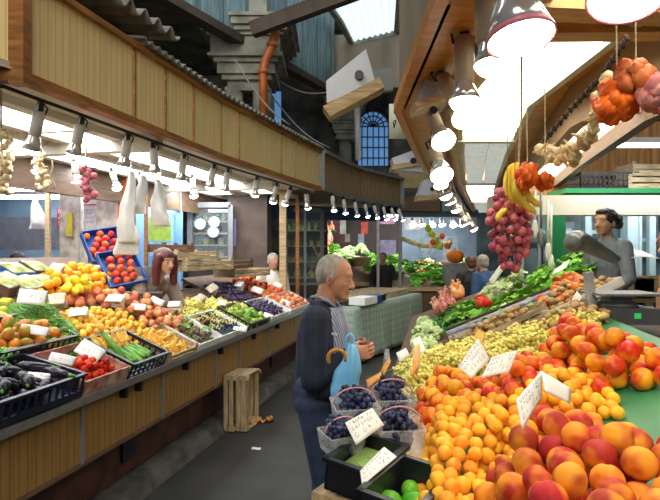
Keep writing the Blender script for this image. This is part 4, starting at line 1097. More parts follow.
# right side cards: each a sheet between four corners of its own
def sheet(c4, Y4, label, seed, write=True, rows=((.22, 8), (.22, 8), (.3, 6)), m=None, name='price_card', cat='price card', bold=1.0, bend=.004):
    A = [P(*c, y) for c, y in zip(c4, Y4)]   # top left, top right, bottom right, bottom left
    cen = sum(A, Vector())/4; nrm = (A[1]-A[0]).cross(A[3]-A[0]).normalized()
    if nrm.y > 0: nrm = -nrm
    bl = lambda u, v: (A[0]*(1-u)+A[1]*u)*(1-v)+(A[3]*(1-u)+A[2]*u)*v - cen + nrm*bend*math.sin(PI*u)*math.sin(PI*v)
    t = thing(name, label, cat, T(*cen)); b = MB(); b.grid(bl, 6, 6, .0012); b.build('card_front', m or M_card, t)
    if write:
        s_ = strokes(1, 1, rows, seed, bold); s_.v = [tuple(bl(x+.5, .5-y)+nrm*.0025) for x, y, z in s_.v]; s_.build('handwriting', M_ink, t)
    return t
sheet(((345, 423), (372, 408), (384, 425), (356, 445)), (1.66, 1.74, 1.72, 1.62), 'white price card over the black grapes, higher of the near two', 201)
sheet(((360, 471), (384, 447), (397, 457), (362, 486)), (1.50, 1.58, 1.55, 1.46), 'white price card propped on the black crate of beans', 202)
sheet(((516, 400), (541, 371), (542, 397), (522, 430)), (1.24, 1.30, 1.29, 1.20), 'written leaf of the tall folded card standing between apricots and peaches', 203)
sheet(((541, 371), (571, 389), (570, 404), (545, 392)), (1.30, 1.36, 1.32, 1.27), 'blank white leaf folded back from the tall price card', 204, False)
sheet(((458, 367), (478, 338), (490, 360), (471, 378)), (2.05, 2.15, 2.10, 2.00), 'white price card planted in the white grapes', 205)
sheet(((474, 337), (478, 330), (486, 333), (482, 344)), (2.16, 2.18, 2.18, 2.15), 'small orange printed tab above the card in the white grapes', 206, False, m=F_flow, name='paper_tab', cat='paper')
sheet(((492, 357), (518, 350), (509, 372), (481, 378)), (2.0, 2.0, 1.95, 1.95), 'wide price card leaning against the red nectarines', 207)
sheet(((569, 305), (577, 291), (582, 297), (573, 312)), (3.1, 3.15, 3.1, 3.05), 'white card stuck between the mushroom boxes', 208)
sheet(((554, 270), (570, 259), (566, 268), (552, 275)), (4.3, 4.35, 4.2, 4.15), 'white card on the orange tomatoes by the woman in grey', 209)
sheet(((412, 340), (420, 336), (426, 352), (416, 356)), (3.1, 3.1, 3.0, 3.0), 'white tag hanging at the aisle end below the cauliflowers', 210, False)
sheet(((489, 280), (502, 262), (505, 268), (492, 286)), (4.8, 4.9, 4.9, 4.8), 'white sloping card at the top of the lettuces', 211, False)
sheet(((499, 307), (505, 303), (516, 308), (508, 311)), (4.3, 4.35, 4.2, 4.2), 'curled white label on the rail by the lettuces', 212, False)
for k, (c4, Y, mm, lab) in enumerate(((((414, 345), (420, 343), (419, 368), (412, 378)), 2.6, Mo, 'orange and white printed paper strip on the white grapes'), (((380, 372), (389, 358), (391, 361), (384, 376)), 2.25, M_orange, 'orange strip sticking up beside the furthest grape punnet'), (((366, 380), (381, 372), (382, 378), (368, 388)), 2.15, M_orange, 'orange strip lying flat at the aisle corner'), (((396, 353), (406, 348), (410, 356), (400, 362)), 2.6, M_card, 'crumpled white paper at the aisle corner'), (((383, 366), (385, 349), (389, 349), (391, 366)), 2.35, M_clear, 'clear bag tip sticking up at the aisle corner'))):
    sheet(c4, (Y, Y+.04, Y, Y-.04), lab, 220+k, False, m=mm, name='paper_strip', cat='paper', bend=.012)

# ------------------------------------------------ lamps
M_hous = mat('pale_lamp_housing', (.82, .82, .80), .4, .06, 9)
M_housw = mat('cream_lamp_housing', (.62, .50, .36), .4, .06, 9)
M_refl = mat('lamp_reflector', (.8, .8, .8), .18, .03, 9, metal=.7)
M_rosy = mat('rosy_reflector_rim', (.85, .25, .36), .3, .1, 9)
ORD = ['first', 'second', 'third', 'fourth', 'fifth', 'sixth', 'seventh', 'eighth', 'ninth', 'tenth', 'eleventh', 'twelfth']
def spot_lamp(a, c, r, rr, label, hm=M_hous, bulb=M_bulb, watt=SPOT_W, col=(.97, .98, 1), rl=.3, rim=None, light=True, mount=True, name='track_spotlight', group=None):
    """a: where it is clipped, c: centre of its glowing face"""
    a = Vector(a); c = Vector(c); d = (c-a); L_ = d.length; d.normalize()
    up = Vector((0, 0, 1)); x = d.cross(up); x = x.normalized() if x.length > .05 else Vector((1, 0, 0)); y = d.cross(x)
    F = Matrix.Identity(4)
    for i in range(3): F[i][0] = x[i]; F[i][1] = y[i]; F[i][2] = d[i]; F[i][3] = a[i]
    t = thing(name, label, 'lamp', F, group); Fi = F.inverted()
    if mount:
        b = MB(); b.box((0, 0, L_*.10), (r*.9, r*.9, L_*.2)); b.tube([(r*.5, 0, L_*.03), (r*1.3, 0, L_*.1), (r*1.1, 0, L_*.25), (r*.4, 0, L_*.3)], r*.16, 6); b.build('lamp_clip', M_black, t)
        z0 = L_*.18
    else: z0 = 0
    if a.z < 2.50 and c.x > .3:
        b = MB(); b.tube([(a.x, a.y, a.z-.01), (a.x, a.y, 2.71)], .008, 6); b.build('hanging_rod', M_black, t, Fi.copy())
    b = MB(); b.lathe([(r*.6, z0), (r, z0+.012), (r, L_*(1-rl))], 18); b.build('lamp_housing', hm, t)
    b = MB(); b.lathe([(r*.8, L_*(1-rl)), (rr*.75, L_*(1-rl*.55)), (rr, L_*.99), (rr*.95, L_*.99), (rr*.6, L_*(1-rl*.5))], 20, caps=False); rf_ = b.build('lamp_reflector', M_refl, t)
    if rim:
        b = MB(); b.lathe([(rr*.97, L_*.93), (rr*1.01, L_*1.0), (rr*.97, L_*1.0)], 24, caps=False); b.build('reflector_rim', rim, rf_)
    b = MB(); b.ell((0, 0, L_*.985), (rr*.9, rr*.9, max(L_*.06, rr*(.62 if light and not rim else .3))), None, 18, 8); b.build('lamp_bulb', bulb, rf_)
    if light:
        l = bpy.data.lights.new('lamp_light', 'SPOT'); l.energy = watt; l.spot_size = R(110); l.spot_blend = .7; l.color = col; l.shadow_soft_size = rr
        o = bpy.data.objects.new('lamp_light', l); COL.objects.link(o); o.parent = t; o.matrix_local = T(0, 0, L_*1.04) @ RX(PI)
    return t
railxy = [(p.x, p.y) for p in rail]
for k, (a, c) in enumerate((((41, 95), (32, 150)), ((82, 115), (74, 154)), ((128, 130), (124, 166)), ((153, 142), (155, 173)), ((184, 152), (181, 180)), ((214, 162), (210, 187)), ((228, 168), (225, 191)), ((257, 178), (255, 195)), ((277, 184), (273, 202)), ((291, 189), (285, 204)), ((306, 193), (308, 208)))):
    p = poly_x(railxy, a[0]); p.z = 2.515; q = P(c[0], c[1], p.y+.06)
    spot_lamp(p, q, .032, .05, 'pale %s spotlight from the near end of the left canopy rail' % ORD[k], col=(1, .97, .9))
for k, (a, c) in enumerate((((37, 150), (38, 171)), ((74, 157), (77, 182)), ((111, 168), (117, 188)), ((139, 172), (143, 190)), ((192, 174), (194, 196)))):
    p = hit(LF, a[0], a[1], 2.57); w = LF @ p; spot_lamp(w, P(c[0], c[1], w.y), .032, .055, 'inner-row spotlight, %s from the left, behind the light panels' % ORD[k], light=k % 2 == 0, mount=True, rim=M_rosy if k == 1 else None)
for k, px in enumerate((332, 343, 354, 364, 373, 382, 390, 397)):
    p = poly_x([(x+.05, y+.08) for x, y in LP2], px); p.z = 2.55; spot_lamp(p, p+Vector((.03+.012*k, -.05, -.27-.01*(k % 3))), .030, .045, '%s small spotlight from the left under the brown canopy' % ORD[k], light=k % 3 == 0, watt=14, rl=.3)
# lamps under the right canopy
rl = [((452, 28), (525, 28)),]
def RC_(px, py, Y): return P(px, py, Y)
spot_lamp(P(506, -42, 1.35), P(521, 40, 1.30), .045, .082, 'nearest large reflector lamp with a rosy rim, top centre right', M_housw, M_bulbw, SPOT_W*1.2, (1, .9, .72), .55, M_rosy)
spot_lamp(P(627, -78, 1.35), P(627, -2, 1.28), .045, .09, 'large lamp cut by the top edge, with a red rim, at the right', M_housw, M_bulbw, SPOT_W*1.2, (1, .9, .72), .55, M_rosy)
spot_lamp(P(485, -40, 1.75), P(493, 66, 1.7), .045, .062, 'long cream cylinder lamp hanging left of the nearest rosy lamp', M_housw, M_bulbw, SPOT_W, (1, .9, .72), .22)
spot_lamp(P(464, 22, 2.2), P(465, 103, 2.15), .040, .066, 'cylinder lamp hanging straight down beside the near ceiling panel', M_housw, M_bulbw, SPOT_W, (1, .9, .72), .24)
spot_lamp(P(438, 70, 2.7), P(466, 118, 2.4), .040, .066, 'leaning cylinder lamp behind the straight one', M_housw, M_bulbw, SPOT_W, (1, .9, .72), .24, light=False)
spot_lamp(P(425, 100, 3.2), P(444, 142, 2.9), .038, .07, 'leaning lamp below the white ballast box', M_housw, M_bulbw, SPOT_W, (1, .9, .72), .3, light=False)
spot_lamp(P(432, 140, 3.5), P(442, 176, 3.3), .038, .075, 'bright round-faced lamp at the end of the near lamp row', M_housw, M_bulbw, SPOT_W*1.2, (1, .9, .72), .4)
spot_lamp(P(436, 160, 4.2), P(441, 186, 4.1), .038, .06, 'small lamp right under the bright round-faced one', M_housw, M_bulbw, SPOT_W, (1, .9, .72), .4, light=False)
for k, (a, c) in enumerate((((438, 176), (446, 196)), ((444, 186), (451, 203)), ((451, 194), (456, 210)), ((456, 202), (466, 224)), ((463, 210), (474, 229)))):
    spot_lamp(P(*a, 6+k*.9), P(*c, 6+k*.9), .05, .08, '%s lamp from the near end of the far right lamp row' % ORD[k], M_housw, M_bulbw, 16, (1, .9, .72), .35, light=k % 2 == 0)
# angular floodlights with a wooden frame and a round black knob
def flood(Y, pts_h, pts_f, knob, kr, dep, label, bracket=None):
    p0 = P(*knob, Y); t = thing('floodlight', label, 'floodlight', T(*p0)); Fi = T(*p0).inverted()
    def ext(pts, y0, y1, m, name):
        b = MB(); n = len(pts); A = [P(x, y, Y) for x, y in pts]; A = [Vector((p.x, y0, p.z)) for p in A] + [Vector((p.x, y1, p.z)) for p in A]
        b.add(A, [tuple(range(n)), tuple(range(2*n-1, n-1, -1))] + [(i, i+n, (i+1) % n+n, (i+1) % n) for i in range(n)]); return b.build(name, m, t, Fi.copy())
    ext(pts_h, Y, Y+dep, M_fl, 'flood_housing'); ext(pts_f, Y-.03, Y+dep+.03, M_pine, 'wood_frame')
    if bracket: ext(bracket, Y+.05, Y+dep-.05, M_grey, 'mounting_bracket')
    r = kr/FPX*Y; b = MB(); b.tube([(p0.x, Y-.04, p0.z), (p0.x, Y+.01, p0.z)], r, 16, smooth=False); b.build('round_knob', M_black, t, Fi.copy())
M_fl = mat('pale_blue_grey_housing', (.62, .66, .74), .45, .06, 5)
flood(4.7, [(327, 103), (326, 81), (366, 49), (375, 80), (360, 88)], [(323, 107), (379, 78), (384, 88), (330, 117)], (359, 76), 4.5, .16, 'large pale floodlight with wooden frame hanging in the middle of the hall', [(372, 68), (393, 66), (394, 88), (378, 90)])
flood(2.75, [(418, 100), (425, 80), (443, 84), (446, 96)], [(414, 103), (446, 93), (447, 99), (416, 110)], (432, 112), 4, .15, 'white ballast box with wooden lip under the near right canopy')
flood(7.5, [(392, 158), (414, 150), (426, 158), (428, 172), (396, 170)], [(392, 165), (428, 160), (429, 164), (392, 170)], (413, 161), 3, .3, 'floodlight beyond the right canopy edge')
flood(9.0, [(418, 195), (424, 180), (434, 178), (440, 196)], [(417, 196), (440, 194), (440, 199), (417, 201)], (432, 189), 2, .3, 'smaller floodlight above the far vegetable stall')
b = MB(); b.grid(lambda u, v: (u*.50, 0, -.62*v), 1, 1, .01)
o = b.build('hanging_sign', mat('pale_sign', (.60, .62, .50), .6, .1, 3), None, T(*P(389, 104, 6.9)) @ Matrix.Scale(.72, 4)); tag(o, 'pale printed sign hanging beyond the right canopy corner', 'sign')
strokes(.6, .7, ((.25, 2), (.4, 3)), 77, 2.2).build('printed_letters', M_dark, o, T(.31, -.012, -.36) @ RX(PI/2))

# ------------------------------------------------ things hanging
def cord(p, q, n=6, sag=0): return [Vector(p)+(Vector(q)-Vector(p))*(i/n) - Vector((0, 0, sag*math.sin(PI*i/n))) for i in range(n+1)]
# red onion braid with bananas and dried pepper bunches
p0 = P(517, 196, 2.30)
t = thing('onion_braid', 'long hanging braid of glossy red onions at the middle right', 'onion braid', T(*p0))
b = MB(); b.tube([Vector((.02, 0, .80)), Vector((.02, 0, .36)), Vector((.01, 0, .2)), Vector((0, 0, 0)), Vector((-.01, 0, -.26))], .005, 7); b.build('braid_cord', M_crate, t)
om = []
for i in range(3):
    b = MB(); b.lathe([(.002, -.028), (.016, -.024), (.025, -.008), (.026, .004), (.020, .016), (.009, .024), (.004, .034), (.003, .046)], 14); om.append(b.mesh('onion', F_onion))
r2 = random.Random(5); pts = []
for k in range(4000):
    if len(pts) >= 85: break
    z = r2.uniform(-.31, .03); w = .090*math.sin(PI*min(1, max(.05, (z+.36)/.46)))**.7; a = r2.uniform(0, 6.3); q = Vector((w*math.cos(a)*r2.uniform(.5, 1)-.03*(z > -.3), w*.7*math.sin(a)*r2.uniform(.5, 1), z))
    if all((q-o_).length > .024 for o_ in pts): pts.append(q)
for q in pts:
    o = bpy.data.objects.new('onion', r2.choice(om)); COL.objects.link(o); o.parent = t
    o.matrix_local = T(*q) @ RZ(math.atan2(q.y, q.x)) @ RY(r2.uniform(-.7, -.2)) @ RX(r2.uniform(-.4, .4)) @ Matrix.Scale(r2.uniform(.58, .80), 4)
def bananas(arcs, Y, label, r=.016):
    A = P(*arcs[0][0], Y); t = thing('banana_bunch', label, 'bananas', T(*A)); b = MB(); b.tube([(0, 0, -.01), (.004, 0, 2.72-A.z)], .002, 5); b.build('hanging_string', M_crate, t)
    for k, arc in enumerate(arcs):
        c = [P(x, y, Y-.012*k)-A for x, y in arc]; pts = []
        for i in range(len(c)-1):
            p0, p1, p2, p3 = c[max(0, i-1)], c[i], c[i+1], c[min(len(c)-1, i+2)]
            for q in range(4):
                u = q/4; pts.append(.5*((2*p1)+(p2-p0)*u+(2*p0-5*p1+4*p2-p3)*u*u+(3*p1-p0-3*p2+p3)*u*u*u))
        pts.append(c[-1]); n = len(pts); rr = [r*min(1, .25+4.5*i/n, .25+5*(n-1-i)/n) for i in range(n)]
        b = MB(); b.tube(pts, rr, 7, round_=True); b.build('banana', F_bana, t)
bananas([[(517, 163), (510, 170), (507, 181), (509, 194), (515, 203)], [(519, 163), (514, 173), (513, 185), (516, 196), (522, 206)]], 2.22, 'two ripe bananas hanging on the left of the dried peppers')
bananas([[(515, 180), (518, 193), (526, 205), (536, 213)], [(521, 178), (525, 190), (532, 200), (541, 206)]], 2.16, 'ripe banana bunch curving across the top of the red onions', .014)
bananas([[(507, 209), (500, 214), (497, 221)]], 2.2, 'short yellow banana poking out left of the onions', .012)
def pepper_bunch(p, r, label, seed, m=F_pepr, n=26, cordtop=.18):
    t = thing('pepper_bunch', label, 'dried peppers', T(*p)); r3 = random.Random(seed)
    b = MB(); b.tube([(0, 0, r*.5), (.005, 0, r*1.2), (0, 0, 2.72-p.z)], .0022, 6); b.build('hanging_string', M_crate, t)
    b = MB()
    for k in range(n):
        d = Vector((r3.gauss(0, 1), r3.gauss(0, 1), r3.gauss(0, 1))).normalized(); o_ = Vector((r3.random()*9, k, 0))
        s_ = r*r3.uniform(.34, .48)
        b.ell(d*r*.62, (s_, s_*.8, s_*1.15), (r3.uniform(-.6, .6), r3.uniform(-.6, .6), r3.uniform(0, 3)), 14, 10, fn=lambda p: 1+.10*math.cos(5*math.atan2(p.y, p.x))+.22*noise.noise(p*2.6+o_))
    b.build('pepper_cluster', m, t)
pepper_bunch(P(526, 176, 2.12), .054, 'dried orange pepper bunch hanging above the red onions', 1)
pepper_bunch(P(544, 181, 2.12), .038, 'smaller orange pepper bunch touching the first one', 2)
pepper_bunch(P(615, 102, 1.55), .062, 'orange dried pepper bunch hanging in front of the far light panel', 3)
pepper_bunch(P(634, 78, 1.50), .052, 'darker orange pepper bunch up and right of the hanging one', 4, fruit('rust_pepper_skin', (.62, .16, .05), (.40, .06, .02), .35, .6, 18, .35, .1))
pepper_bunch(P(660, 93, 1.45), .055, 'pinkish onion bunch cut by the right edge', 5, fruit('pink_onion_skin', (.62, .26, .24), (.45, .12, .14), .35, .6, 12, .35, .1))
# garlic plait and chain
pa = [P(609, 88, 1.65), P(597, 115, 1.85), P(588, 138, 2.0), P(574, 151, 2.15), P(557, 158, 2.3), P(540, 147, 2.45)]
t = thing('garlic_braid', 'papery garlic plait swagged in front of the bright ceiling panels', 'garlic braid', T(*pa[2])); Fi = T(*pa[2]).inverted()
b = MB(); b.tube(pa, .010, 7); b.build('plaited_stems', F_garl, t, Fi.copy())
gm = MB(); gm.lathe([(.003, -.018), (.018, -.014), (.023, 0), (.016, .014), (.006, .022), (.003, .045)], 14, lobes=6, amp=.08); gmm = gm.mesh('garlic_bulb', F_garl)
r2 = random.Random(8)
for k in range(58):
    u = k/57*5; i = min(4, int(u)); q = pa[i].lerp(pa[i+1], u-i) + Vector((r2.gauss(0, .014), r2.gauss(0, .014), r2.gauss(0, .018)))
    o = bpy.data.objects.new('garlic_bulb', gmm); COL.objects.link(o); o.parent = t; o.matrix_local = Fi @ T(*q) @ rot_rand(r2) @ Matrix.Scale(r2.uniform(.7, 1.1), 4)
ch = [P(627, 38, 1.9), P(600, 78, 2.1), P(570, 110, 2.3), P(540, 146, 2.45)]
b = MB(); r2 = random.Random(4); pts = []
for i in range(3):
    for j in range(12): pts.append(ch[i].lerp(ch[i+1], j/12))
for i, q in enumerate(pts): b.ell(q, (.010, .006, .016), (0, .6 if i % 2 else -.6, (i % 2)*1.5), 8, 6)
tag(b.build('chain', M_dark), 'dark rusty chain slanting down to the garlic plait', 'chain')
# hanging white carrier bags of the left stall
def carrier(top, bot, w, label, m, seed, hand=True, dep=.10, M=None):
    top, bot = Vector(top), Vector(bot); t = thing('plastic_bag', label, 'bag', T(*top)); h = (top-bot).length; dv = bot-top
    if top.z > 1.9: b = MB(); b.tube([(0, 0, .0), (0, 0, 2.59-top.z)], .004, 5); b.build('hanging_string', M_crate, t)
    b = MB(); ph = seed*1.7
    n = 36
    def fn(u, v):
        a = 2*PI*u; taper = (.22+.45*min(1, v*2.2)**.9+.38*v)
        rx = w/2*taper*(1+.10*math.sin(3*a+ph+6*v)+.07*math.sin(8*a+ph*2+13*v)+.04*math.sin(17*v+ph)); ry = dep/2*(1-.85*max(0, v-.8)/.2)*(.4+.6*math.sin(PI*min(1, .15+v*.8)))*(1+.2*math.sin(4*a+ph))
        c = dv*v; return (c.x+rx*math.cos(a)+.01*math.sin(6*v+ph), c.y+ry*math.sin(a), c.z)
    b.grid(fn, n, 22, .001); b.build('bag_body', m, t)
    if hand:
        b = MB()
        for sx in (-1, 1): b.tube([(0, 0, .05), (sx*w*.12, 0, .03), (sx*w*.15, 0, 0), (sx*w*.14, .0, -.03)], .006, 6)
        b.build('bag_handle', m, t)
    return t
M_bag = mat('white_bag_film', (.80, .78, .74), .5, .08, 9, .2)
for (a, c, Y, w, lab) in (((131, 172), (126, 243), 4.3, .13, 'long narrow bundle of white carrier bags hanging left of the vendor'), ((129, 240), (128, 255), 4.35, .23, 'wide lower white carrier bag with faint print, left of the vendor'), ((143, 176), (138, 214), 4.4, .12, 'short white bag bundle between two longer ones'), ((157, 180), (162, 226), 4.5, .14, 'white carrier bag bundle hanging above the red-haired vendor'), ((36, 200), (38, 230), 6.0, .17, 'white bag hanging in front of the blue-lit stall')):
    if 'wide lower' in lab: carrier(P(127, 216, Y), P(128, 255, Y), .19, lab, M_bag, 3, False, .06)
    else: carrier(P(*a, Y), P(*c, Y), w, lab, M_bag, len(lab) % 7)
for (px, a, c, Y, lab, m, n) in ((88, 168, 200, 4.0, 'hanging string of small red onions at the upper left', F_onion, 22), (42, 150, 188, 3.8, 'papery garlic string hanging by the left lamps', F_garl, 22), (3, 130, 192, 3.0, 'pale garlic string cut by the left edge', fruit('pale_garlic', (.66, .70, .55), (.42, .48, .36), .35, .6, 20, .6, .1), 30)):
    A, Bv = P(px-2, a, Y), P(px, c, Y); t = thing('garlic_string' if 'garlic' in lab else 'onion_string', lab, 'hanging produce', T(*A))
    b = MB(); b.tube([Vector((0, 0, 2.59-A.z)), Vector((0, 0, 0)), Bv-A], .006, 6); b.build('string', M_crate, t)
    r2 = random.Random(px)
    for k in range(n):
        u = k/(n-1); o = bpy.data.objects.new('bulb', gmm if m is F_garl else (om[0] if 'onion' in lab else gmm)); COL.objects.link(o); o.parent = t
        q = (Bv-A)*u+Vector((r2.gauss(0, .022), r2.gauss(0, .02), 0)); o.matrix_local = T(*q) @ rot_rand(r2) @ Matrix.Scale(.9, 4)
A = P(52, 160, 3.9); b = MB(); b.tube([A+Vector((.01*math.sin(k*1.3)*k*.4, 0, -.03*k)) for k in range(8)], .005, 6); tag(b.build('loose_string', M_crate), 'curly loose string between the hanging garlic and onions', 'string')

# ------------------------------------------------ people
def skin(name, c): return mat(name, c, .5, .08, 9)
S_man = skin('weathered_skin', (.56, .27, .17)); S_w1 = skin('warm_skin', (.66, .38, .24)); S_w2 = skin('olive_skin', (.50, .27, .17))
H_grey = mat('thin_grey_hair', (.42, .38, .33), .7, .2, 40, .3, stretch=(1, 1, .3)); H_red = mat('dark_red_hair', (.16, .035, .025), .42, .3, 30, .4, stretch=(3, 3, .4)); H_dark = mat('dark_hair', (.030, .018, .014), .5, .3, 30, .5)
M_eye = mat('dark_eye', (.05, .03, .02), .2, .1, 9); M_lip = mat('lips', (.50, .16, .12), .5, .1, 9)
def remesh(o, vox, it=3, sm=.5):
    m = o.modifiers.new('surface', 'REMESH'); m.mode = 'VOXEL'; m.voxel_size = vox; m.use_smooth_shade = True
    if it:
        s_ = o.modifiers.new('smooth', 'SMOOTH'); s_.factor = sm; s_.iterations = it
    return o
def cap(b, a, c, r0, r1, n=12, mid=None, flat=1.0):
    a = Vector(a); c = Vector(c); k = 5
    b.tube([a.lerp(c, i/k) for i in range(k+1)], [r0+(r1-r0)*i/k + (mid or 0)*math.sin(PI*i/k) for i in range(k+1)], n, round_=True, flat=flat)
def head(b, H, fem=False):
    def e(c, r, rot=None): b.ell(c, r, rot, 16, 12, M=H)
    e((-.012, 0, .038), (.098, .077, .085)); e((.018, 0, -.012), (.075, .066, .095)); e((.030, 0, -.060), (.055, .050, .045))
    e((.068, 0, -.088), (.022 if fem else .026, .026, .020)); e((.060, 0, .040), (.030, .055, .026)); e((.078, 0, .022), (.012, .046, .010))
    b.tube([H @ Vector((.086, 0, .014)), H @ Vector((.100, 0, -.008)), H @ Vector((.108, 0, -.024))], [.008, .011, .014], 8, round_=True)
    e((.096, .010, -.030), (.010, .008, .007)); e((.096, -.010, -.030), (.010, .008, .007))
    e((.050, .040, -.018), (.028, .018, .024)); e((.050, -.040, -.018), (.028, .018, .024))
    e((.084, 0, -.054), (.012, .024, .007)); e((.082, 0, -.066), (.012, .022, .007))
    for s_ in (-1, 1):
        e((-.012, s_*.079, -.008), (.018, .008, .030), (0, .25, 0)); e((-.012, s_*.078, -.030), (.010, .007, .012))
def face_parts(root, H, fem=False):
    b = MB()
    for s_ in (-1, 1): b.ell((.074, s_*.029, .008), (.013, .013, .009), None, 12, 8, M=H)
    b.build('eyes', mat('eye_white', (.42, .36, .32), .3, .05, 9), root)
    b = MB()
    for s_ in (-1, 1): b.ell((.085, s_*.029, .007), (.004, .006, .006), None, 10, 6, M=H)
    b.build('irises', M_eye, root)
    b = MB(); b.ell((.091, 0, -.055), (.008, .022, .0045), None, 14, 6, M=H); b.ell((.089, 0, -.064), (.008, .019, .0045), None, 14, 6, M=H); b.build('lips', M_lip, root)
    b = MB()
    for s_ in (-1, 1): b.tube([H @ Vector((.086, s_*.014, .030)), H @ Vector((.084, s_*.032, .036)), H @ Vector((.070, s_*.050, .030))], [.003, .004, .002], 6)
    b.build('eyebrows', H_grey if not fem else H_dark, root)
def hand(b, w, fwd, palm, side, curl=.5, sc=1.0):
    """wrist w, pointing fwd, palm normal, thumb on the side of `side`"""
    f = Vector(fwd).normalized(); n = Vector(palm).normalized(); n = (n - f*n.dot(f)).normalized(); s_ = Vector(side).normalized(); s_ = (s_-f*s_.dot(f)-n*s_.dot(n)).normalized(); w = Vector(w)
    F = Matrix.Identity(4)
    for i in range(3): F[i][0] = f[i]; F[i][1] = s_[i]; F[i][2] = n[i]; F[i][3] = w[i]
    b.ell((.045*sc, 0, 0), (.052*sc, .042*sc, .017*sc), None, 12, 8, M=F); b.ell((.07*sc, 0, 0), (.028*sc, .040*sc, .014*sc), None, 12, 8, M=F)
    for k, ln in enumerate((.072, .080, .074, .058)):
        y = (.030-.020*k)*sc; p = Vector((.082*sc, y, 0)); a = .15+curl*.3; pts = [Vector((.055*sc, y*.8, 0)), p]
        for seg, q in enumerate((.46, .30, .24)):
            p = p + Vector((math.cos(a), -.06*(k-1.5)*.3, math.sin(a)))*ln*q*sc; pts.append(p.copy()); a += curl*1.0
        b.tube([F @ q for q in pts], [.0095*sc, .0095*sc, .0085*sc, .008*sc, .007*sc], 8, round_=True)
    b.tube([F @ (Vector(q)*sc) for q in ((.018, .028, .004), (.042, .052, .012), (.066, .058, .022), (.086, .052, .032))], [.014*sc, .012*sc, .010*sc, .008*sc], 8, round_=True)

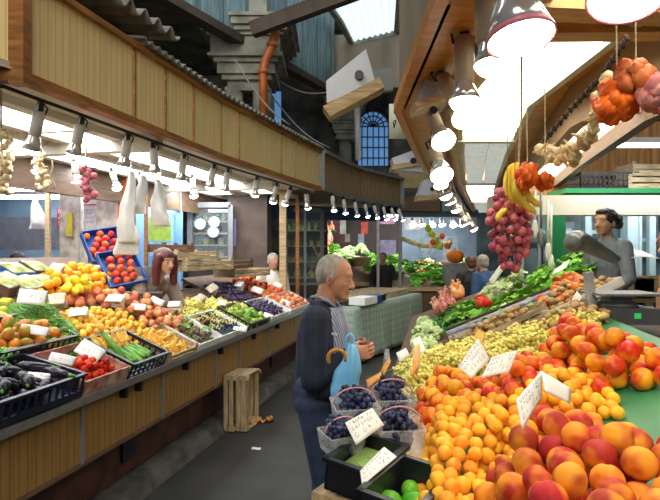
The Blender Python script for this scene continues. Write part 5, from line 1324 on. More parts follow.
def person(F, label, J, skinm, top, bottom, hairfn, fem=False, vox=.0065, hands=None, far=False, extra=None, shoe=None, sleeve=True, torso=None, open_front=False, vest=False):
    """J: joints in local metres, facing +x.  body: one surface; clothes and hair are its children"""
    V = {k: Vector(v) for k, v in J.items() if len(v) == 3}
    hc = V['head']; H = T(*hc) @ RZ(R(J.get('hyaw', (0,))[0] if 'hyaw' in J else 0)) @ RY(R(J['hpitch'][0] if 'hpitch' in J else 0))
    b = MB(); head(b, H, fem)
    cap(b, V['neck']-Vector((0, 0, .05)), H @ Vector((-.025, 0, -.05)), .062 if not fem else .05, .055 if not fem else .045)
    sh = [V['shR'], V['shL']]; hp = [V['hipR'], V['hipL']]
    pel = (hp[0]+hp[1])/2; chest = (sh[0]+sh[1])/2
    cap(b, sh[0].lerp(sh[1], .15)-Vector((0, 0, .04)), sh[0].lerp(sh[1], .85)-Vector((0, 0, .04)), .045, .045); cap(b, chest.lerp(pel, .2), pel+Vector((0, 0, .08)), .085, .085)
    for s_ in ('R', 'L'):
        cap(b, V['sh'+s_], V['el'+s_], .045, .036); cap(b, V['el'+s_], V['wr'+s_], .036, .025); cap(b, V['hip'+s_], V['kn'+s_], .078, .052); cap(b, V['kn'+s_], V['an'+s_], .050, .036)
        cap(b, V['an'+s_]-Vector((.03, 0, .04)), V['an'+s_]+Vector((.12, 0, -.05)), .034, .028)
        if hands and s_ in hands: hand(b, V['wr'+s_], *hands[s_])
        else:
            d = (V['wr'+s_]-V['el'+s_]).normalized(); hand(b, V['wr'+s_], d, d.cross(Vector((0, 1, 0)) if abs(d.y) < .8 else Vector((1, 0, 0))), (1, 0, .3), .4)
    o = b.build('person', skinm, None, F); remesh(o, vox if not far else .012, 2 if not far else 1); tag(o, label, 'person')
    face_parts(o, H, fem)
    # shirt / jacket
    b = MB(); tk = torso or .02
    w = .118+tk
    def sect(c, rx, ry): return (c, rx, ry)
    up = chest+Vector((-.005, 0, .0)); lowc = pel+Vector((0, 0, -.06 if not fem else 0))
    hx = (sh[1]-sh[0]); ly_ = hx.normalized(); half = hx.length/2
    ax = (up-lowc).normalized(); fx = ly_.cross(ax).normalized()
    prof = [(0.0, .118+tk*.7, half*.88+tk*.6), (.15, .122+tk, half*.86+tk*.6), (.35, .115+tk, half*.80+tk*.6), (.6, .118+tk, half*.88+tk*.5), (.82, .112+tk, half*.98+tk*.3), (.95, .092+tk, half*.95), (1.04, .072+tk*.5, half*.62), (1.085, .058, .068)]
    vs = []; n = 24
    for u, rx, ry in prof:
        c = lowc.lerp(up, u) if u <= 1 else up+ax*((u-1)*.9)
        bulge = .03*math.sin(PI*min(1, u*1.4)) if not fem else .035*math.exp(-((u-.72)/.15)**2)
        for k in range(n):
            a = 2*PI*k/n; wr = 1+.025*math.sin(5*a+u*9); vs.append(c + fx*(math.cos(a)*rx*wr + (bulge if math.cos(a) > 0 else 0)*math.cos(a)) + ly_*(math.sin(a)*ry*wr))
    fs = [(i*n+k, i*n+(k+1) % n, (i+1)*n+(k+1) % n, (i+1)*n+k) for i in range(len(prof)-1) for k in range(n)] + [tuple(range(n-1, -1, -1)), tuple((len(prof)-1)*n+k for k in range(n))]
    b.add(vs, fs, True)
    for s_ in ('R', 'L'):
        if vest: continue
        sl = V['el'+s_]; cap(b, V['sh'+s_]-Vector((0, 0, .01)), sl, .062+tk, .050+tk*.9) if sleeve else cap(b, V['sh'+s_], V['sh'+s_].lerp(sl, .55), .062, .056)
        if sleeve: cap(b, sl, sl.lerp(V['wr'+s_], .93 if sleeve is True else sleeve), .048+tk*.9, .034+tk*.7)
        if tk > .02:   # folds of a loose sleeve
            for q in (.25, .5, .75): p = V['sh'+s_].lerp(sl, q); b.ell(p, (.066+tk*.7, .066+tk*.7, .022), (.3*q, .4, 0), 12, 8)
    c = b.build(top[0], top[1], o); o_top = c; remesh(c, vox*1.15 if not far else .013, 3)
    # trousers
    b = MB(); tp = pel+Vector((0, 0, .06)); cap(b, tp+ly_*(-.07), tp+ly_*(.07), .115, .115); cap(b, V['hipR'], V['hipL'], .105, .105)
    for s_ in ('R', 'L'): cap(b, V['hip'+s_], V['kn'+s_], .098, .072); cap(b, V['kn'+s_], V['an'+s_]-Vector((0, 0, .02)), .070, .062)
    c2 = b.build(bottom[0], bottom[1], o); remesh(c2, .009 if not far else .014, 3)
    b = MB()
    for s_ in ('R', 'L'):
        a_ = V['an'+s_]; cap(b, a_+Vector((-.04, 0, -.055)), a_+Vector((.14, 0, -.062)), .044, .036, flat=.8); b.box(a_+Vector((.05, 0, -.085)), (.27, .085, .02))
    c3 = b.build('shoes', shoe or M_black, o); remesh(c3, .010, 1)
    if hairfn: hairfn(o, H)
    if extra: extra(o, V, H, o_top)
    return o
def hair_blob(parts, m, vox=.007, name='hair', disp=0):
    def f(o, H):
        b = MB()
        for p in parts:
            if len(p) == 2: b.ell(p[0], p[1], None, 16, 12, M=H)
            elif p[0] == 'c': cap_pts = [H @ Vector(q) for q in p[1]]; b.tube(cap_pts, p[2], 10, round_=True)
        h = b.build(name, m, o); remesh(h, vox, 2, .4)
        if disp:
            tx = bpy.data.textures.new('hair_noise', 'CLOUDS'); tx.noise_scale = .03; d = h.modifiers.new('curls', 'DISPLACE'); d.texture = tx; d.strength = disp; d.mid_level = .5; d.texture_coords = 'LOCAL'
    return f
def stand(h=1.65, sw=.20, hw=.09, lean=0):
    k = h/1.65
    return {'head': (.02*k+lean, 0, 1.53*k), 'neck': (-.01+lean*.8, 0, 1.38*k), 'shR': (-.02+lean*.7, -sw*.9, 1.33*k), 'shL': (-.02+lean*.7, sw*.9, 1.33*k), 'hipR': (-.01, -hw, .86*k), 'hipL': (-.01, hw, .86*k), 'knR': (.02, -hw*1.05, .47*k), 'knL': (.03, hw*1.05, .47*k), 'anR': (0, -hw*1.1, .095), 'anL': (.02, hw*1.1, .095), 'elR': (-.04+lean*.5, -sw*1.25, 1.06*k), 'elL': (-.04+lean*.5, sw*1.25, 1.06*k), 'wrR': (.08+lean*.4, -sw*1.2, .84*k), 'wrL': (.08+lean*.4, sw*1.2, .84*k)}
# the old man
M_jack = mat('navy_jacket_cloth', (.012, .020, .055), .75, .25, 16, .25); M_shirt = None
M_shirt = striped('blue_striped_shirt', (.42, .48, .60), (.05, .08, .22), 26, 'Y', .7, (0, .45)); M_jean = mat('dark_blue_trousers', (.025, .045, .11), .8, .2, 14, .2)
J = stand(1.68, .21); J.update({'head': (.060, 0, 1.545), 'neck': (-.005, 0, 1.42), 'shR': (-.01, -.17, 1.345), 'shL': (-.01, .17, 1.345), 'elR': (-.01, -.23, 1.03), 'elL': (.02, .21, 1.04), 'wrR': (.165, -.105, 1.150), 'wrL': (.180, .050, 1.160), 'hpitch': (14,), 'hipR': (-.04, -.09, .88), 'hipL': (-.04, .09, .88)})
def man_extra(o, V, H, jk):
    # open front: striped shirt, lapels, collar
    def front(a, v, out=0.0):
        k = 1-.42*max(0, v-.5)**1.4*2; w = .92+.47*v
        return (-.006+(.150+out)*k*math.cos(a)+.012*math.sin(PI*v), (.172+out)*(1-.55*max(0, v-.6)**1.2*2)*math.sin(a), w)
    b = MB(); b.grid(lambda u, v: front(R(-62+112*u), v, .006), 14, 16, .004); b.build('shirt_front', M_shirt, o)
    for a0, a1 in ((-86, -58), (38, 62)):
        b = MB(); b.grid(lambda u, v: front(R(a0+(a1-a0)*u+(6 if a0 > 0 else -6)*(1-v)), v, .018), 5, 14, .010); b.build('jacket_placket', M_jack, jk)
    for s_ in (-1, 1):
        b = MB(); b.tube([(-.06, s_*.03, 1.445), (.0, s_*.065, 1.44), (.06, s_*.055, 1.405), (.09, s_*.03, 1.36)], [.012, .016, .016, .008], 8, flat=.5); b.build('shirt_collar', M_shirt, o)
        b = MB(); b.tube([(-.085, s_*.03, 1.425), (-.03, s_*.095, 1.41), (.05, s_*.085, 1.375), (.09, s_*.06, 1.30)], [.018, .022, .020, .010], 8, flat=.5); b.build('jacket_collar', M_jack, jk)
    b = MB(); b.box((.08, -.155, 1.26), (.05, .006, .012), rot=(0, 0, -.5)); b.build('chest_tab', M_card, jk)
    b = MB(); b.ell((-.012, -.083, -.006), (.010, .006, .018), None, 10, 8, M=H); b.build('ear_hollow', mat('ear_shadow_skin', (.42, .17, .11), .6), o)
man = person(T(-.030, 3.0, 0) @ RZ(R(-12)), 'elderly man in a navy jacket standing in the aisle, looking down at his hands', J, S_man, ('navy_jacket', M_jack), ('trousers', M_jean),
    hair_blob([((-.052, 0, .022), (.066, .080, .076)), ((-.026, 0, .050), (.089, .078, .078)), ((-.020, .066, .020), (.042, .016, .040)), ((-.020, -.066, .020), (.042, .016, .040)), ((-.065, 0, -.02), (.040, .062, .040))], H_grey, .006), vox=.0055, torso=.018,
    hands={'R': ((.85, .45, .05), (.2, .9, -.1), (0, 0, 1), .75, 1.0), 'L': ((.80, -.45, .05), (.1, -.9, -.1), (0, 0, 1), .7, 1.0)}, extra=man_extra)
# cane hooked on his forearm
MF = T(-.030, 3.0, 0) @ RZ(R(-12))
t = thing('walking_cane', 'brown walking cane hooked over the old man\'s forearm', 'cane', MF @ T(.105, -.275, 1.135) @ RZ(R(100)))
b = MB(); b.tube([(.0, -.02+.045*math.cos(a), .02+.045*math.sin(a)) for a in [R(q) for q in range(-20, 200, 18)]], .011, 8, round_=True); b.build('cane_handle', mat('amber_handle', (.62, .30, .05), .3, .2, 8), t)
b = MB(); b.tube([(0, -.065, .01), (.0, -.06, -.5), (0, -.055, -.92)], [.014, .013, .011], 8, round_=True); b.build('cane_shaft', mat('cane_shaft_wood', (.14, .075, .035), .5, .3, 12, .4), t)
M_bb = mat('blue_bag_film', (.24, .58, .90), .35, .2, 6, .3, col2=(.12, .42, .75))
carrier(P(350, 343, 2.74), P(347, 404, 2.70), .145, 'light blue plastic bag hanging from the old man\'s hands', M_bb, 4, True, .10)
# red-haired vendor leaning on her forearms
J = {'head': (.10, 0, 1.36), 'neck': (-.02, 0, 1.23), 'shR': (-.06, -.17, 1.17), 'shL': (-.06, .17, 1.17), 'hipR': (-.42, -.09, .86), 'hipL': (-.42, .09, .86), 'knR': (-.38, -.09, .46), 'knL': (-.38, .09, .46), 'anR': (-.42, -.10, .095), 'anL': (-.42, .10, .095), 'elR': (.02, -.22, .93), 'elL': (.02, .22, .93), 'wrR': (.18, -.07, .92), 'wrL': (.19, .09, .92), 'hpitch': (8,)}
vend = P(167, 262, 5.15); vz = vend.z-1.36
M_tau = mat('taupe_jersey', (.33, .26, .22), .8, .12, 14, .1)
person(T(vend.x-.08, 5.15, vz) @ RZ(R(-38)), 'red-haired woman in a taupe top leaning on the left stall', J, S_w1, ('taupe_top', M_tau), ('trousers', M_dark),
    hair_blob([((-.020, 0, .050), (.108, .092, .088)), ((-.060, 0, -.03), (.070, .086, .12)), ('c', ((.02, .080, .05), (.01, .092, -.06), (.03, .098, -.19)), (.036, .044, .034)), ('c', ((.02, -.080, .05), (.01, -.092, -.06), (.03, -.098, -.19)), (.036, .044, .034)), ('c', ((-.08, 0, 0), (-.10, 0, -.12), (-.09, 0, -.22)), (.06, .07, .04))], H_red, .007), fem=True, sleeve=.0001, torso=.012,
    hands={'R': ((.3, .9, 0), (0, 0, -1), (1, 0, 0), .3), 'L': ((.3, -.9, 0), (0, 0, -1), (1, 0, 0), .3)})
b = MB(); b.box((0, 0, 0), (.9, .9, max(.05, vz*2)))
sbp = b.build('duckboard', M_brown, None, T(vend.x-.35, 5.15+.3, 0)); tag(sbp, 'low brown platform the red-haired vendor stands on', 'platform')
# woman in grey behind the scale
wg = P(604, 227, 4.7)
J = stand(1.62, .17); J.update({'hyaw': (5,), 'elR': (-.05, -.24, 1.02), 'wrR': (.12, -.21, .88), 'elL': (.02, .23, 1.03), 'wrL': (.16, .16, .90)})
M_gj = mat('grey_jersey', (.20, .24, .28), .8, .12, 14, .1); z0 = wg.z-1.47
person(T(wg.x+.02, 4.7, z0) @ RZ(R(205)), 'woman in a grey long-sleeved top with dark curly hair behind the scale', J, S_w2, ('grey_top', M_gj), ('trousers', M_jean),
    hair_blob([((-.025, 0, .045), (.105, .092, .088)), ((-.10, 0, .02), (.062, .075, .062)), ((-.155, 0, .035), (.058, .062, .060)), ((-.145, .03, -.01), (.040, .04, .04)), ((.03, 0, .095), (.055, .06, .03))], H_dark, .007, disp=.02), fem=True, torso=.008)
b = MB(); b.box((0, 0, 0), (1.4, 1.0, z0*2)); tag(b.build('duckboard', M_brown, None, T(wg.x, 4.95, 0)), 'low brown platform behind the right counter under the woman in grey', 'platform')
# people further off
def far_person(px, Y, zh, yaw, label, top, hairm, bottom=None, lean=0, h=1.65, hr=None, vest=False, fem=False):
    p = P(px, 250, Y); J = stand(h, .19, lean=lean)
    person(T(p.x, Y, zh) @ RZ(R(yaw)), label, J, S_w2, top, bottom or ('trousers', M_dark), hair_blob(hr or [((-.022, 0, .045), (.104, .088, .086)), ((-.055, 0, -.01), (.066, .08, .075))], hairm, .012), far=True, torso=.02, vest=vest, fem=fem)
M_w = mat('white_jacket', (.80, .77, .70), .8, .1, 9); M_bv = mat('blue_vest_cloth', (.03, .09, .22), .7, .15, 9); M_dk = mat('black_coat', (.018, .018, .024), .8, .2, 9)
far_person(273, 8.2, 0, -60, 'person in a white jacket standing by the brown column', ('white_jacket', M_w), H_grey)
far_person(488, 8.3, 0, 115, 'person in a blue vest with grey hair, bent over beyond the right stall', ('blue_vest', M_bv), H_grey, lean=.12, h=1.62)
far_person(471, 8.7, 0, 95, 'woman with brown hair in a dark coat beside the blue vest', ('dark_coat', M_dk), mat('brown_hair', (.14, .05, .025), .6, .2, 20), h=1.60, fem=True)
far_person(383, 11.6, 0, -100, 'shopper in black in front of the lit stall behind the checked table', ('black_coat', M_dk), H_dark)
far_person(320, 12.6, 0, -90, 'shopper in dark clothes far back beside the flowers', ('dark_coat', mat('dark_brown_coat', (.05, .035, .03), .8)), H_dark)
far_person(18, 6.4, 0, 100, 'dark-haired vendor in blue seen from behind at the far left', ('blue_shirt', mat('blue_shirt_cloth', (.08, .16, .30), .8)), H_dark, h=1.68)
# customer cut by the right edge: curly ginger-brown hair
p = P(681, 250, 3.4); J = stand(1.78, .18); J.update({'hpitch': (10,)})
person(T(p.x+.03, 3.45, .08) @ RZ(R(170)), 'person cut by the right edge with light brown curly hair', J, S_w1, ('tan_top', mat('tan_cloth', (.42, .24, .14), .8)), ('trousers', M_dark),
    hair_blob([((-.02, 0, .03), (.125, .115, .105)), ((-.04, 0, -.06), (.11, .12, .11))], mat('ginger_hair', (.36, .15, .06), .6, .3, 30, .4), .012, disp=.03), far=True, fem=True)

# ------------------------------------------------ posts and fittings of the left stall
def post(px, y0, y1, Y, w, m, label, name='wooden_post'):
    a = P(px, y0, Y); c = P(px, y1, Y); b = MB(); b.box((0, 0, (a.z-c.z)/2), (w, w, a.z-c.z)); o = b.build(name, m, None, T(c.x, Y, c.z)); return tag(o, label, 'post')
def fpost(px, top, Y, w, m, label, name='wooden_post'):
    b = MB(); b.box((0, 0, top/2), (w, w, top)); o = b.build(name, m, None, T((px-330)/FPX*Y, Y, 0)); return tag(o, label, 'post')
fpost(48, 2.42, 5.9, .045, M_pine, 'wooden post near the left edge beside the white hanging bag')
fpost(283, 2.60, 8.1, .10, M_pine, 'pale wooden post at the far end of the left stall')
fpost(297.5, 2.58, 8.6, .055, M_oak, 'thinner brown post right of the pale wooden post')
fpost(253+57-5, 2.58, 9.3, .04, M_grey, 'thin grey metal post right of the brown post', 'metal_post')
fpost(378, 2.58, 10.4, .05, M_steel, 'thin steel post at the back corner of the checked table', 'metal_post')
fpost(400, 2.6, 10.9, .06, M_grey, 'grey steel post at the right end of the brown canopy', 'metal_post')
fpost(146, 2.45, 6.2, .035, M_oak, 'thin wooden pole behind the hanging white bags')
fpost(134, 2.45, 6.0, .03, M_brown, 'thin brown pole left of the other pole')
# marble pillars
for px, lab in ((74, 'marble-clad pillar with a yellow notice on it'), (110, 'marble-clad pillar between the white poster and the orange banner')):
    p = P(px, 250, 6.6); t = thing('marble_pillar', lab, 'pillar', T(p.x, 6.6, 0)); b = MB(); b.box((0, 0, 1.32), (.235, .235, 2.64)); b.build('shaft', M_stone, t); b = MB(); b.box((0, 0, .65), (.30, .30, 1.3)); b.build('plinth', M_stone, t)
def board(px0, py0, px1, py1, Y, m, name, label, cat, th=.02):
    a = P(px0, py0, Y); c = P(px1, py1, Y); b = MB(); b.box((0, 0, 0), (c.x-a.x, th, a.z-c.z)); o = b.build(name, m, None, T((a.x+c.x)/2, Y, (a.z+c.z)/2)); return tag(o, label, cat), (c.x-a.x, a.z-c.z)
def glyphs(o, w, h, text, m, size):
    """printed capitals, cut as flat letters and laid on the sign"""
    for i, ln in enumerate(text):
        cu = bpy.data.curves.new('letters', 'FONT'); cu.body = ln; cu.size = size; cu.align_x = 'LEFT'; cu.extrude = .002
        ob = bpy.data.objects.new('tmp', cu); COL.objects.link(ob); bpy.context.view_layer.update()
        me = bpy.data.meshes.new_from_object(ob.evaluated_get(bpy.context.evaluated_depsgraph_get())); bpy.data.objects.remove(ob)
        me.materials.clear(); me.materials.append(m); c = bpy.data.objects.new('printed_letters', me); COL.objects.link(c); c.parent = o
        c.matrix_local = T(-w*.40, -.014, h*.5-size*(.92+i*.98)) @ RX(PI/2)
o, (w, h) = board(84, 186, 101, 243, 6.55, mat('white_poster', (.80, .72, .68), .5), 'poster', 'tall white price poster with red bands between the pillars', 'poster')
b = MB(); b.box((0, -.014, h*.17), (w, .01, .018)); b.box((0, -.014, -h*.49), (w, .01, .025)); b.build('red_band', mat('orange_red_print', (.75, .16, .05), .5), o)
strokes(w*.9, h*.5, ((.09, 9), (.09, 9), (.16, 7), (.12, 9)), 5, .7).build('printed_text', M_ink, o, T(0, -.013, -.1) @ RX(PI/2))
o, _ = board(118, 178, 126, 232, 6.4, mat('orange_banner_print', (.72, .12, .03), .5), 'banner', 'narrow orange-red hanging banner beside the second pillar', 'banner')
o, (w, h) = board(57.5, 208, 67.5, 228, 6.7, mat('red_sign_print', (.70, .03, .06), .5), 'sign', 'red sign with white capitals beside the first pillar', 'sign')
glyphs(o, w, h, ['PO', 'A', 'SP'], M_white, .075)
o, _ = board(66.5, 213, 72.5, 236, 6.42, mat('yellow_sign_print', (.72, .58, .05), .5), 'sign', 'narrow yellow notice on the first marble pillar', 'sign')
o, (w, h) = board(149, 217, 171, 241, 7.6, mat('lime_poster_print', (.42, .62, .08), .5), 'poster', 'lime green poster on the blue shop wall', 'poster')
strokes(w*.8, h*.8, ((.2, 4), (.25, 4)), 9, 1.5).build('handwriting', M_ink, o, T(0, -.013, 0) @ RX(PI/2))
M_bluew = mat('blue_shop_wall', (.20, .40, .68), .6, .1, 3)
def wallp(px0, px1, py0, Y, m, name):
    a = P(px0, py0, Y); c = P(px1, py0, Y); b = MB(); b.box((0, 0, 0), (c.x-a.x, .1, a.z)); return struct(b.build(name, m, None, T((a.x+c.x)/2, Y, a.z/2)))
wallp(126, 182, 190, 7.8, M_bluew, 'wall_blue')
wallp(-120, 66, 175, 9.6, mat('cool_blue_tiles', (.28, .42, .55), .4, .15, 3), 'wall_butcher')
board(150, 214, 174, 256, 7.73, mat('pale_blue_door', (.26, .50, .80), .5), 'shop_door', 'pale blue door behind the lime green poster', 'door')
# lit butcher-like stall at far left
t = thing('shop_counter', 'lit shop counter with a red-edged display at the far left back', 'counter', T(-4.4, 8.0, 0))
b = MB(); b.box((0, 0, .6), (2.9, .7, 1.2)); b.build('counter_body', mat('pale_blue_counter', (.45, .55, .68), .4), t)
b = MB(); b.box((.1, -.2, 1.24), (2.6, .3, .06)); b.build('counter_display', mat('raspberry_goods', (.55, .06, .12), .5, .4, 20, col2=(.8, .7, .7)), t)
b = MB(); b.box((0, .5, 1.95), (2.9, .5, .5)); b.box((0, .5, 1.5), (2.9, .4, .06)); b.build('dark_oven', M_grey, t)
for k, (x, y, z, l_) in enumerate(((-4.6, 7.0, 2.50, 2.6), (-3.6, 6.6, 2.36, 2.2))):
    t = thing('tube_lamp', 'bluish fluorescent tube lamp, %s of the two at the far left' % ('further left' if k == 0 else 'right-hand one'), 'lamp', T(x, y, z))
    b = MB(); b.box((0, 0, .03), (l_, .10, .04)); b.build('lamp_body', M_white, t); b = MB(); b.tube([(-l_/2+.03, 0, -.01), (l_/2-.03, 0, -.01)], .025, 10); b.build('glass_tube', M_tube, t)
# delicatessen window
GL = P(186, 250, 8.2)
def shopfront(px0, px1, py0, py1, Y, label, seed, cols, lamp=True):
    a, c = P(px0, py0, Y), P(px1, py1, Y); t = thing('glazed_display_case', label, 'display case', T((a.x+c.x)/2, Y, c.z)); w, h = c.x-a.x, a.z-c.z; r2 = random.Random(seed)
    b = MB()
    for x in (-w/2, w/2): b.box((x, 0, h/2), (.07, .08, h))
    b.box((0, 0, h), (w, .08, .08)); b.box((0, 0, 0), (w, .08, .08)); b.build('window_frame', M_grey, t)
    b = MB(); b.box((0, .85, h/2), (w*1.3, .04, h)); b.build('back_board', M_dark, t)
    b = MB(); ns = 4
    for k in range(ns): b.box((0, .62, h*(.08+.22*k)), (w*1.2, .35, .025))
    b.build('shelf', M_pine, t)
    b = MB(); b.box((0, -.0, -c.z/2), (w, .1, c.z)); b.build('lower_wall', M_dark, t)
    if lamp:
        b = MB(); b.tube([(-w*.5, .35, h*.93), (w*.5, .35, h*.93)], .02, 8); b.build('strip_light', M_tub2, t)
    b = MB(); b.box((0, .02, h/2), (w, .006, h)); b.build('window_pane', M_clear2, t)
    bm = []
    for q, cc in enumerate(cols):
        b = MB(); b.lathe([(.03, 0), (.034, .01), (.034, .09), (.015, .12), (.013, .15)] if q % 2 else [(.04, 0), (.045, .02), (.045, .07), (.03, .09), (.032, .10)], 8); bm.append(b.mesh('jar', mat('%s_goods_%d' % (['jar', 'bottle'][q % 2], hash(cc) % 9999), cc, .35, .3, 12)))
    F = t.matrix_world
    for k in range(ns):
        x = -w*.5
        while x < w*.5:
            q = r2.randrange(len(bm)); o = bpy.data.objects.new(['jar', 'bottle'][q % 2], bm[q]); COL.objects.link(o); s_ = r2.uniform(.9, 1.3); o.matrix_world = F @ T(x, .55, h*(.08+.22*k)+.013) @ Matrix.Scale(s_, 4)
            tag(o, '%s on the shelves of the %s' % (['small coloured jar', 'small coloured bottle'][q % 2], label.split(' with')[0]), ['jar', 'bottle'][q % 2], '%ss in the %s' % (['jar', 'bottle'][q % 2], label.split(' with')[0])); x += r2.uniform(.09, .16)
    return t
M_tub2 = emis('shop_tube', (.85, 1.0, .9), 6)
M_clear2 = bpy.data.materials.new('window_glass'); M_clear2.use_nodes = True
bb = M_clear2.node_tree.nodes['Principled BSDF']; bb.inputs['Base Color'].default_value = (.5, .6, .65, 1); bb.inputs['Alpha'].default_value = .10; bb.inputs['Roughness'].default_value = .1
shopfront(190, 231, 205, 262, 8.3, 'delicatessen window with jars and a wall clock left of the brown column', 3, [(.45, .40, .12), (.10, .22, .10), (.55, .45, .30), (.12, .10, .08), (.20, .30, .10)])
shopfront(286, 322, 210, 285, 10.3, 'green-lit drinks shelves with bottles right of the pale post', 4, [(.25, .55, .08), (.35, .62, .10), (.60, .60, .12), (.12, .35, .08)])
for k, (px, py) in enumerate(((200, 224), (214, 222), (213, 232))):
    t = thing('wall_clock', ['left round blue plate in the delicatessen window', 'upper right round blue plate in the delicatessen window', 'lower round white plate in the delicatessen window'][k], 'plate', T(*P(px, py, 8.22))); b = MB(); b.tube([(0, 0, 0), (0, .03, 0)], .085, 20, smooth=False); b.build('plate', mat('pale_blue_plate', (.45, .58, .70), .4), t)
    t.name = 'hanging_plate'
board(204-2, 255, 214, 266, 8.2, M_card, 'notice', 'pale notice at the foot of the delicatessen window', 'notice')
board(231, 219, 236, 246, 8.4, mat('violet_notice', (.22, .22, .50), .5), 'notice', 'narrow violet notice on the left side of the brown column', 'notice')
board(261+2, 272, 276, 281, 8.35, M_card, 'notice', 'small grey label low on the brown column', 'notice')
# boxes on the counter behind the vendor
for k, (px, py, Y, w, d, h, m) in enumerate(((187, 260, 6.2, .7, .35, .10, M_crate), (200, 270, 6.3, .8, .35, .12, M_crate), (226, 268, 6.9, .7, .35, .10, M_brown), (243, 276, 7.3, .8, .35, .10, M_crate), (170, 252, 6.4, .5, .3, .09, M_brown))):
    lab = ['upper wooden box behind the vendor\'s shoulder', 'wooden box with a pale front to the right of the vendor', 'brown box in front of the brown column', 'long wooden box by the dark plums', 'small brown box behind the red hair'][k]
    p = P(px, py, Y); t = wood_crate(T(*p) @ RZ(R(62)), w, d, h, lab, m); 
    heap(T(*p) @ RZ(R(62)), [(-w/2+.03, -d/2+.03), (w/2-.03, -d/2+.03), (w/2-.03, d/2-.03), (-w/2+.03, d/2-.03)], .035, .02, 22, 'potato', [fm('plum', mat('potato_skin', (.34, .22, .12), .7), .035, 200, 10, 7)], 'brown potato in the %s' % lab[:44], 'potato', 'potatoes in the %s' % lab[:40], 90+k, local=True, h0=.015)
t = thing('rear_counter', 'dark rear counter behind the vendor that carries the wooden boxes', 'counter', T(-1.75, 6.7, 0) @ RZ(R(62)))
b = MB(); b.box((0, -.0, .62), (2.6, .55, 1.24)); b.build('counter_body', M_dark, t)
# metal scale on the left stall
q = LR @ hit(LR, 137, 300, 0); t = thing('weighing_scale', 'steel weighing scale with a square head in front of the blue apple boxes', 'scale', T(q.x, q.y, q.z) @ RZ(R(15)))
b = MB(); b.box((0, 0, .03), (.22, .22, .06)); b.build('scale_base', M_steel, t); b = MB(); b.box((0, .04, .14), (.05, .05, .2)); b.build('scale_column', M_steel, t)
b = MB(); b.box((0, .04, .26), (.26, .06, .10)); b.build('scale_head', M_steel, t); b = MB(); b.box((.06, -.04, .075), (.34, .20, .012)); b.build('scale_pan', M_steel, t)
# the crate standing in the aisle and litter
q = LF @ Vector((2.55, -.10, 0))
for k in range(2):
    F = T(-.90+.115*k, 5.19, .27) @ RZ(R(-14)) @ RY(R(90 if k == 0 else 90)) 
    wood_crate(F @ T(0, 0, -.06), .52, .33, .11, ['left one of two wooden crates stood on end in the aisle', 'right one of two wooden crates stood on end, its slats facing the aisle'][k], M_crate)
for k, (px, py) in enumerate(((262, 420), (253, 423), (270, 419))):
    b = MB(); r2 = random.Random(k); b.grid(lambda u, v: ((u-.5)*.13, (v-.5)*.06, .02+.018*math.sin(8*u+k)+.012*math.sin(7*v)), 10, 6, .002)
    p = P(px, py, 1.68*FPX/(py-250)); o = b.build('paper_scrap', M_orange, None, T(p.x, p.y, 0) @ RZ(k*.9)); tag(o, ['largest orange scrap on the aisle floor', 'orange scrap touching the wooden crate', 'orange scrap furthest from the crate'][k], 'litter')
p = P(256, 449, 1.7*FPX/199); b = MB(); b.grid(lambda u, v: ((u-.5)*.08, (v-.5)*.05, .006+.004*math.sin(6*u)), 4, 4, .002); tag(b.build('paper_scrap', M_card, None, T(p.x, p.y, 0)), 'small white scrap of paper on the aisle floor', 'litter')

# ------------------------------------------------ checked table beyond the man
ta, tb = Vector((.40, 7.98, 0)), Vector((1.75, 10.5, 0)); d = tb-ta; F = frame((ta.x, ta.y, 0), d, Vector((-d.y, d.x, 0))); Lt = d.length
t = thing('market_table', 'long table draped to the floor at the bend of the aisle', 'table', F)
b = MB(); b.box((Lt/2, .48, .84), (Lt, .94, .03)); b.build('tabletop', M_dark, t)
b = MB()
for x in (.06, Lt-.06):
    for y in (.08, .88): b.box((x, y, .415), (.05, .05, .83))
b.build('table_legs', M_pine, t)
M_chk = striped('green_check_cloth', (.44, .52, .42), (.22, .33, .27), 3.0, 'X', .85, (.0, .5), (.26, .36, .30), .1)
b = MB()
def drape(u, v):
    s_ = u*(Lt+.5)-.25
    fold = .022*math.sin(s_*9)+.014*math.sin(s_*23+1)
    if s_ < 0: return (-.02+fold*.3*v, -.0-s_*2.2, .862-.80*v)
    if s_ > Lt: return (Lt+.02, (s_-Lt)*2.2, .862-.80*v)
    return (s_, -.03-fold*v-.05*v, .862-.80*v)
b.grid(drape, 90, 10, .003); b.box((Lt/2, .04, .862), (Lt, .12, .008)); o = b.build('tablecloth', M_chk, None, F.copy()); tag(o, 'pale green checked cloth hanging to the floor over the long table', 'tablecloth')
for k, (x, L_, y_) in enumerate(((.70, 1.15, .50), (1.95, 1.15, .50))):
    t = thing('slatted_rack', ['flat slatted wooden rack at the near front of the checked table', 'flat slatted wooden rack at the far front of the checked table', 'flat slatted wooden rack at the near back of the checked table', 'flat slatted wooden rack at the far back of the checked table'][k], 'rack', F @ T(x, y_, .87))
    b = MB()
    for q in range(6): b.box((-L_/2+.06+q*(L_-.12)/5, 0, .095), (.085, .80, .015))
    b.build('slats', M_crate, t)
    b = MB()
    for y in (-.36, 0, .36): b.box((0, y, .045), (L_, .04, .09))
    b.build('bearers', M_crate, t)
b = MB(); b.box((0, 0, .06), (.62, .26, .11)); t = b.build('cardboard_box', M_card, None, F @ T(.34, .02, .875)); tag(t, 'white box with a blue end on the front corner of the checked table', 'box')
b = MB(); b.box((.24, -.0, .06), (.17, .27, .112)); b.build('blue_end', M_blue, t)
b = MB(); b.box((0, 0, .06), (.3, .2, .10)); tag(b.build('cardboard_box', M_black, None, F @ T(.78, .02, .875)), 'small dark box beside the white and blue one', 'box')

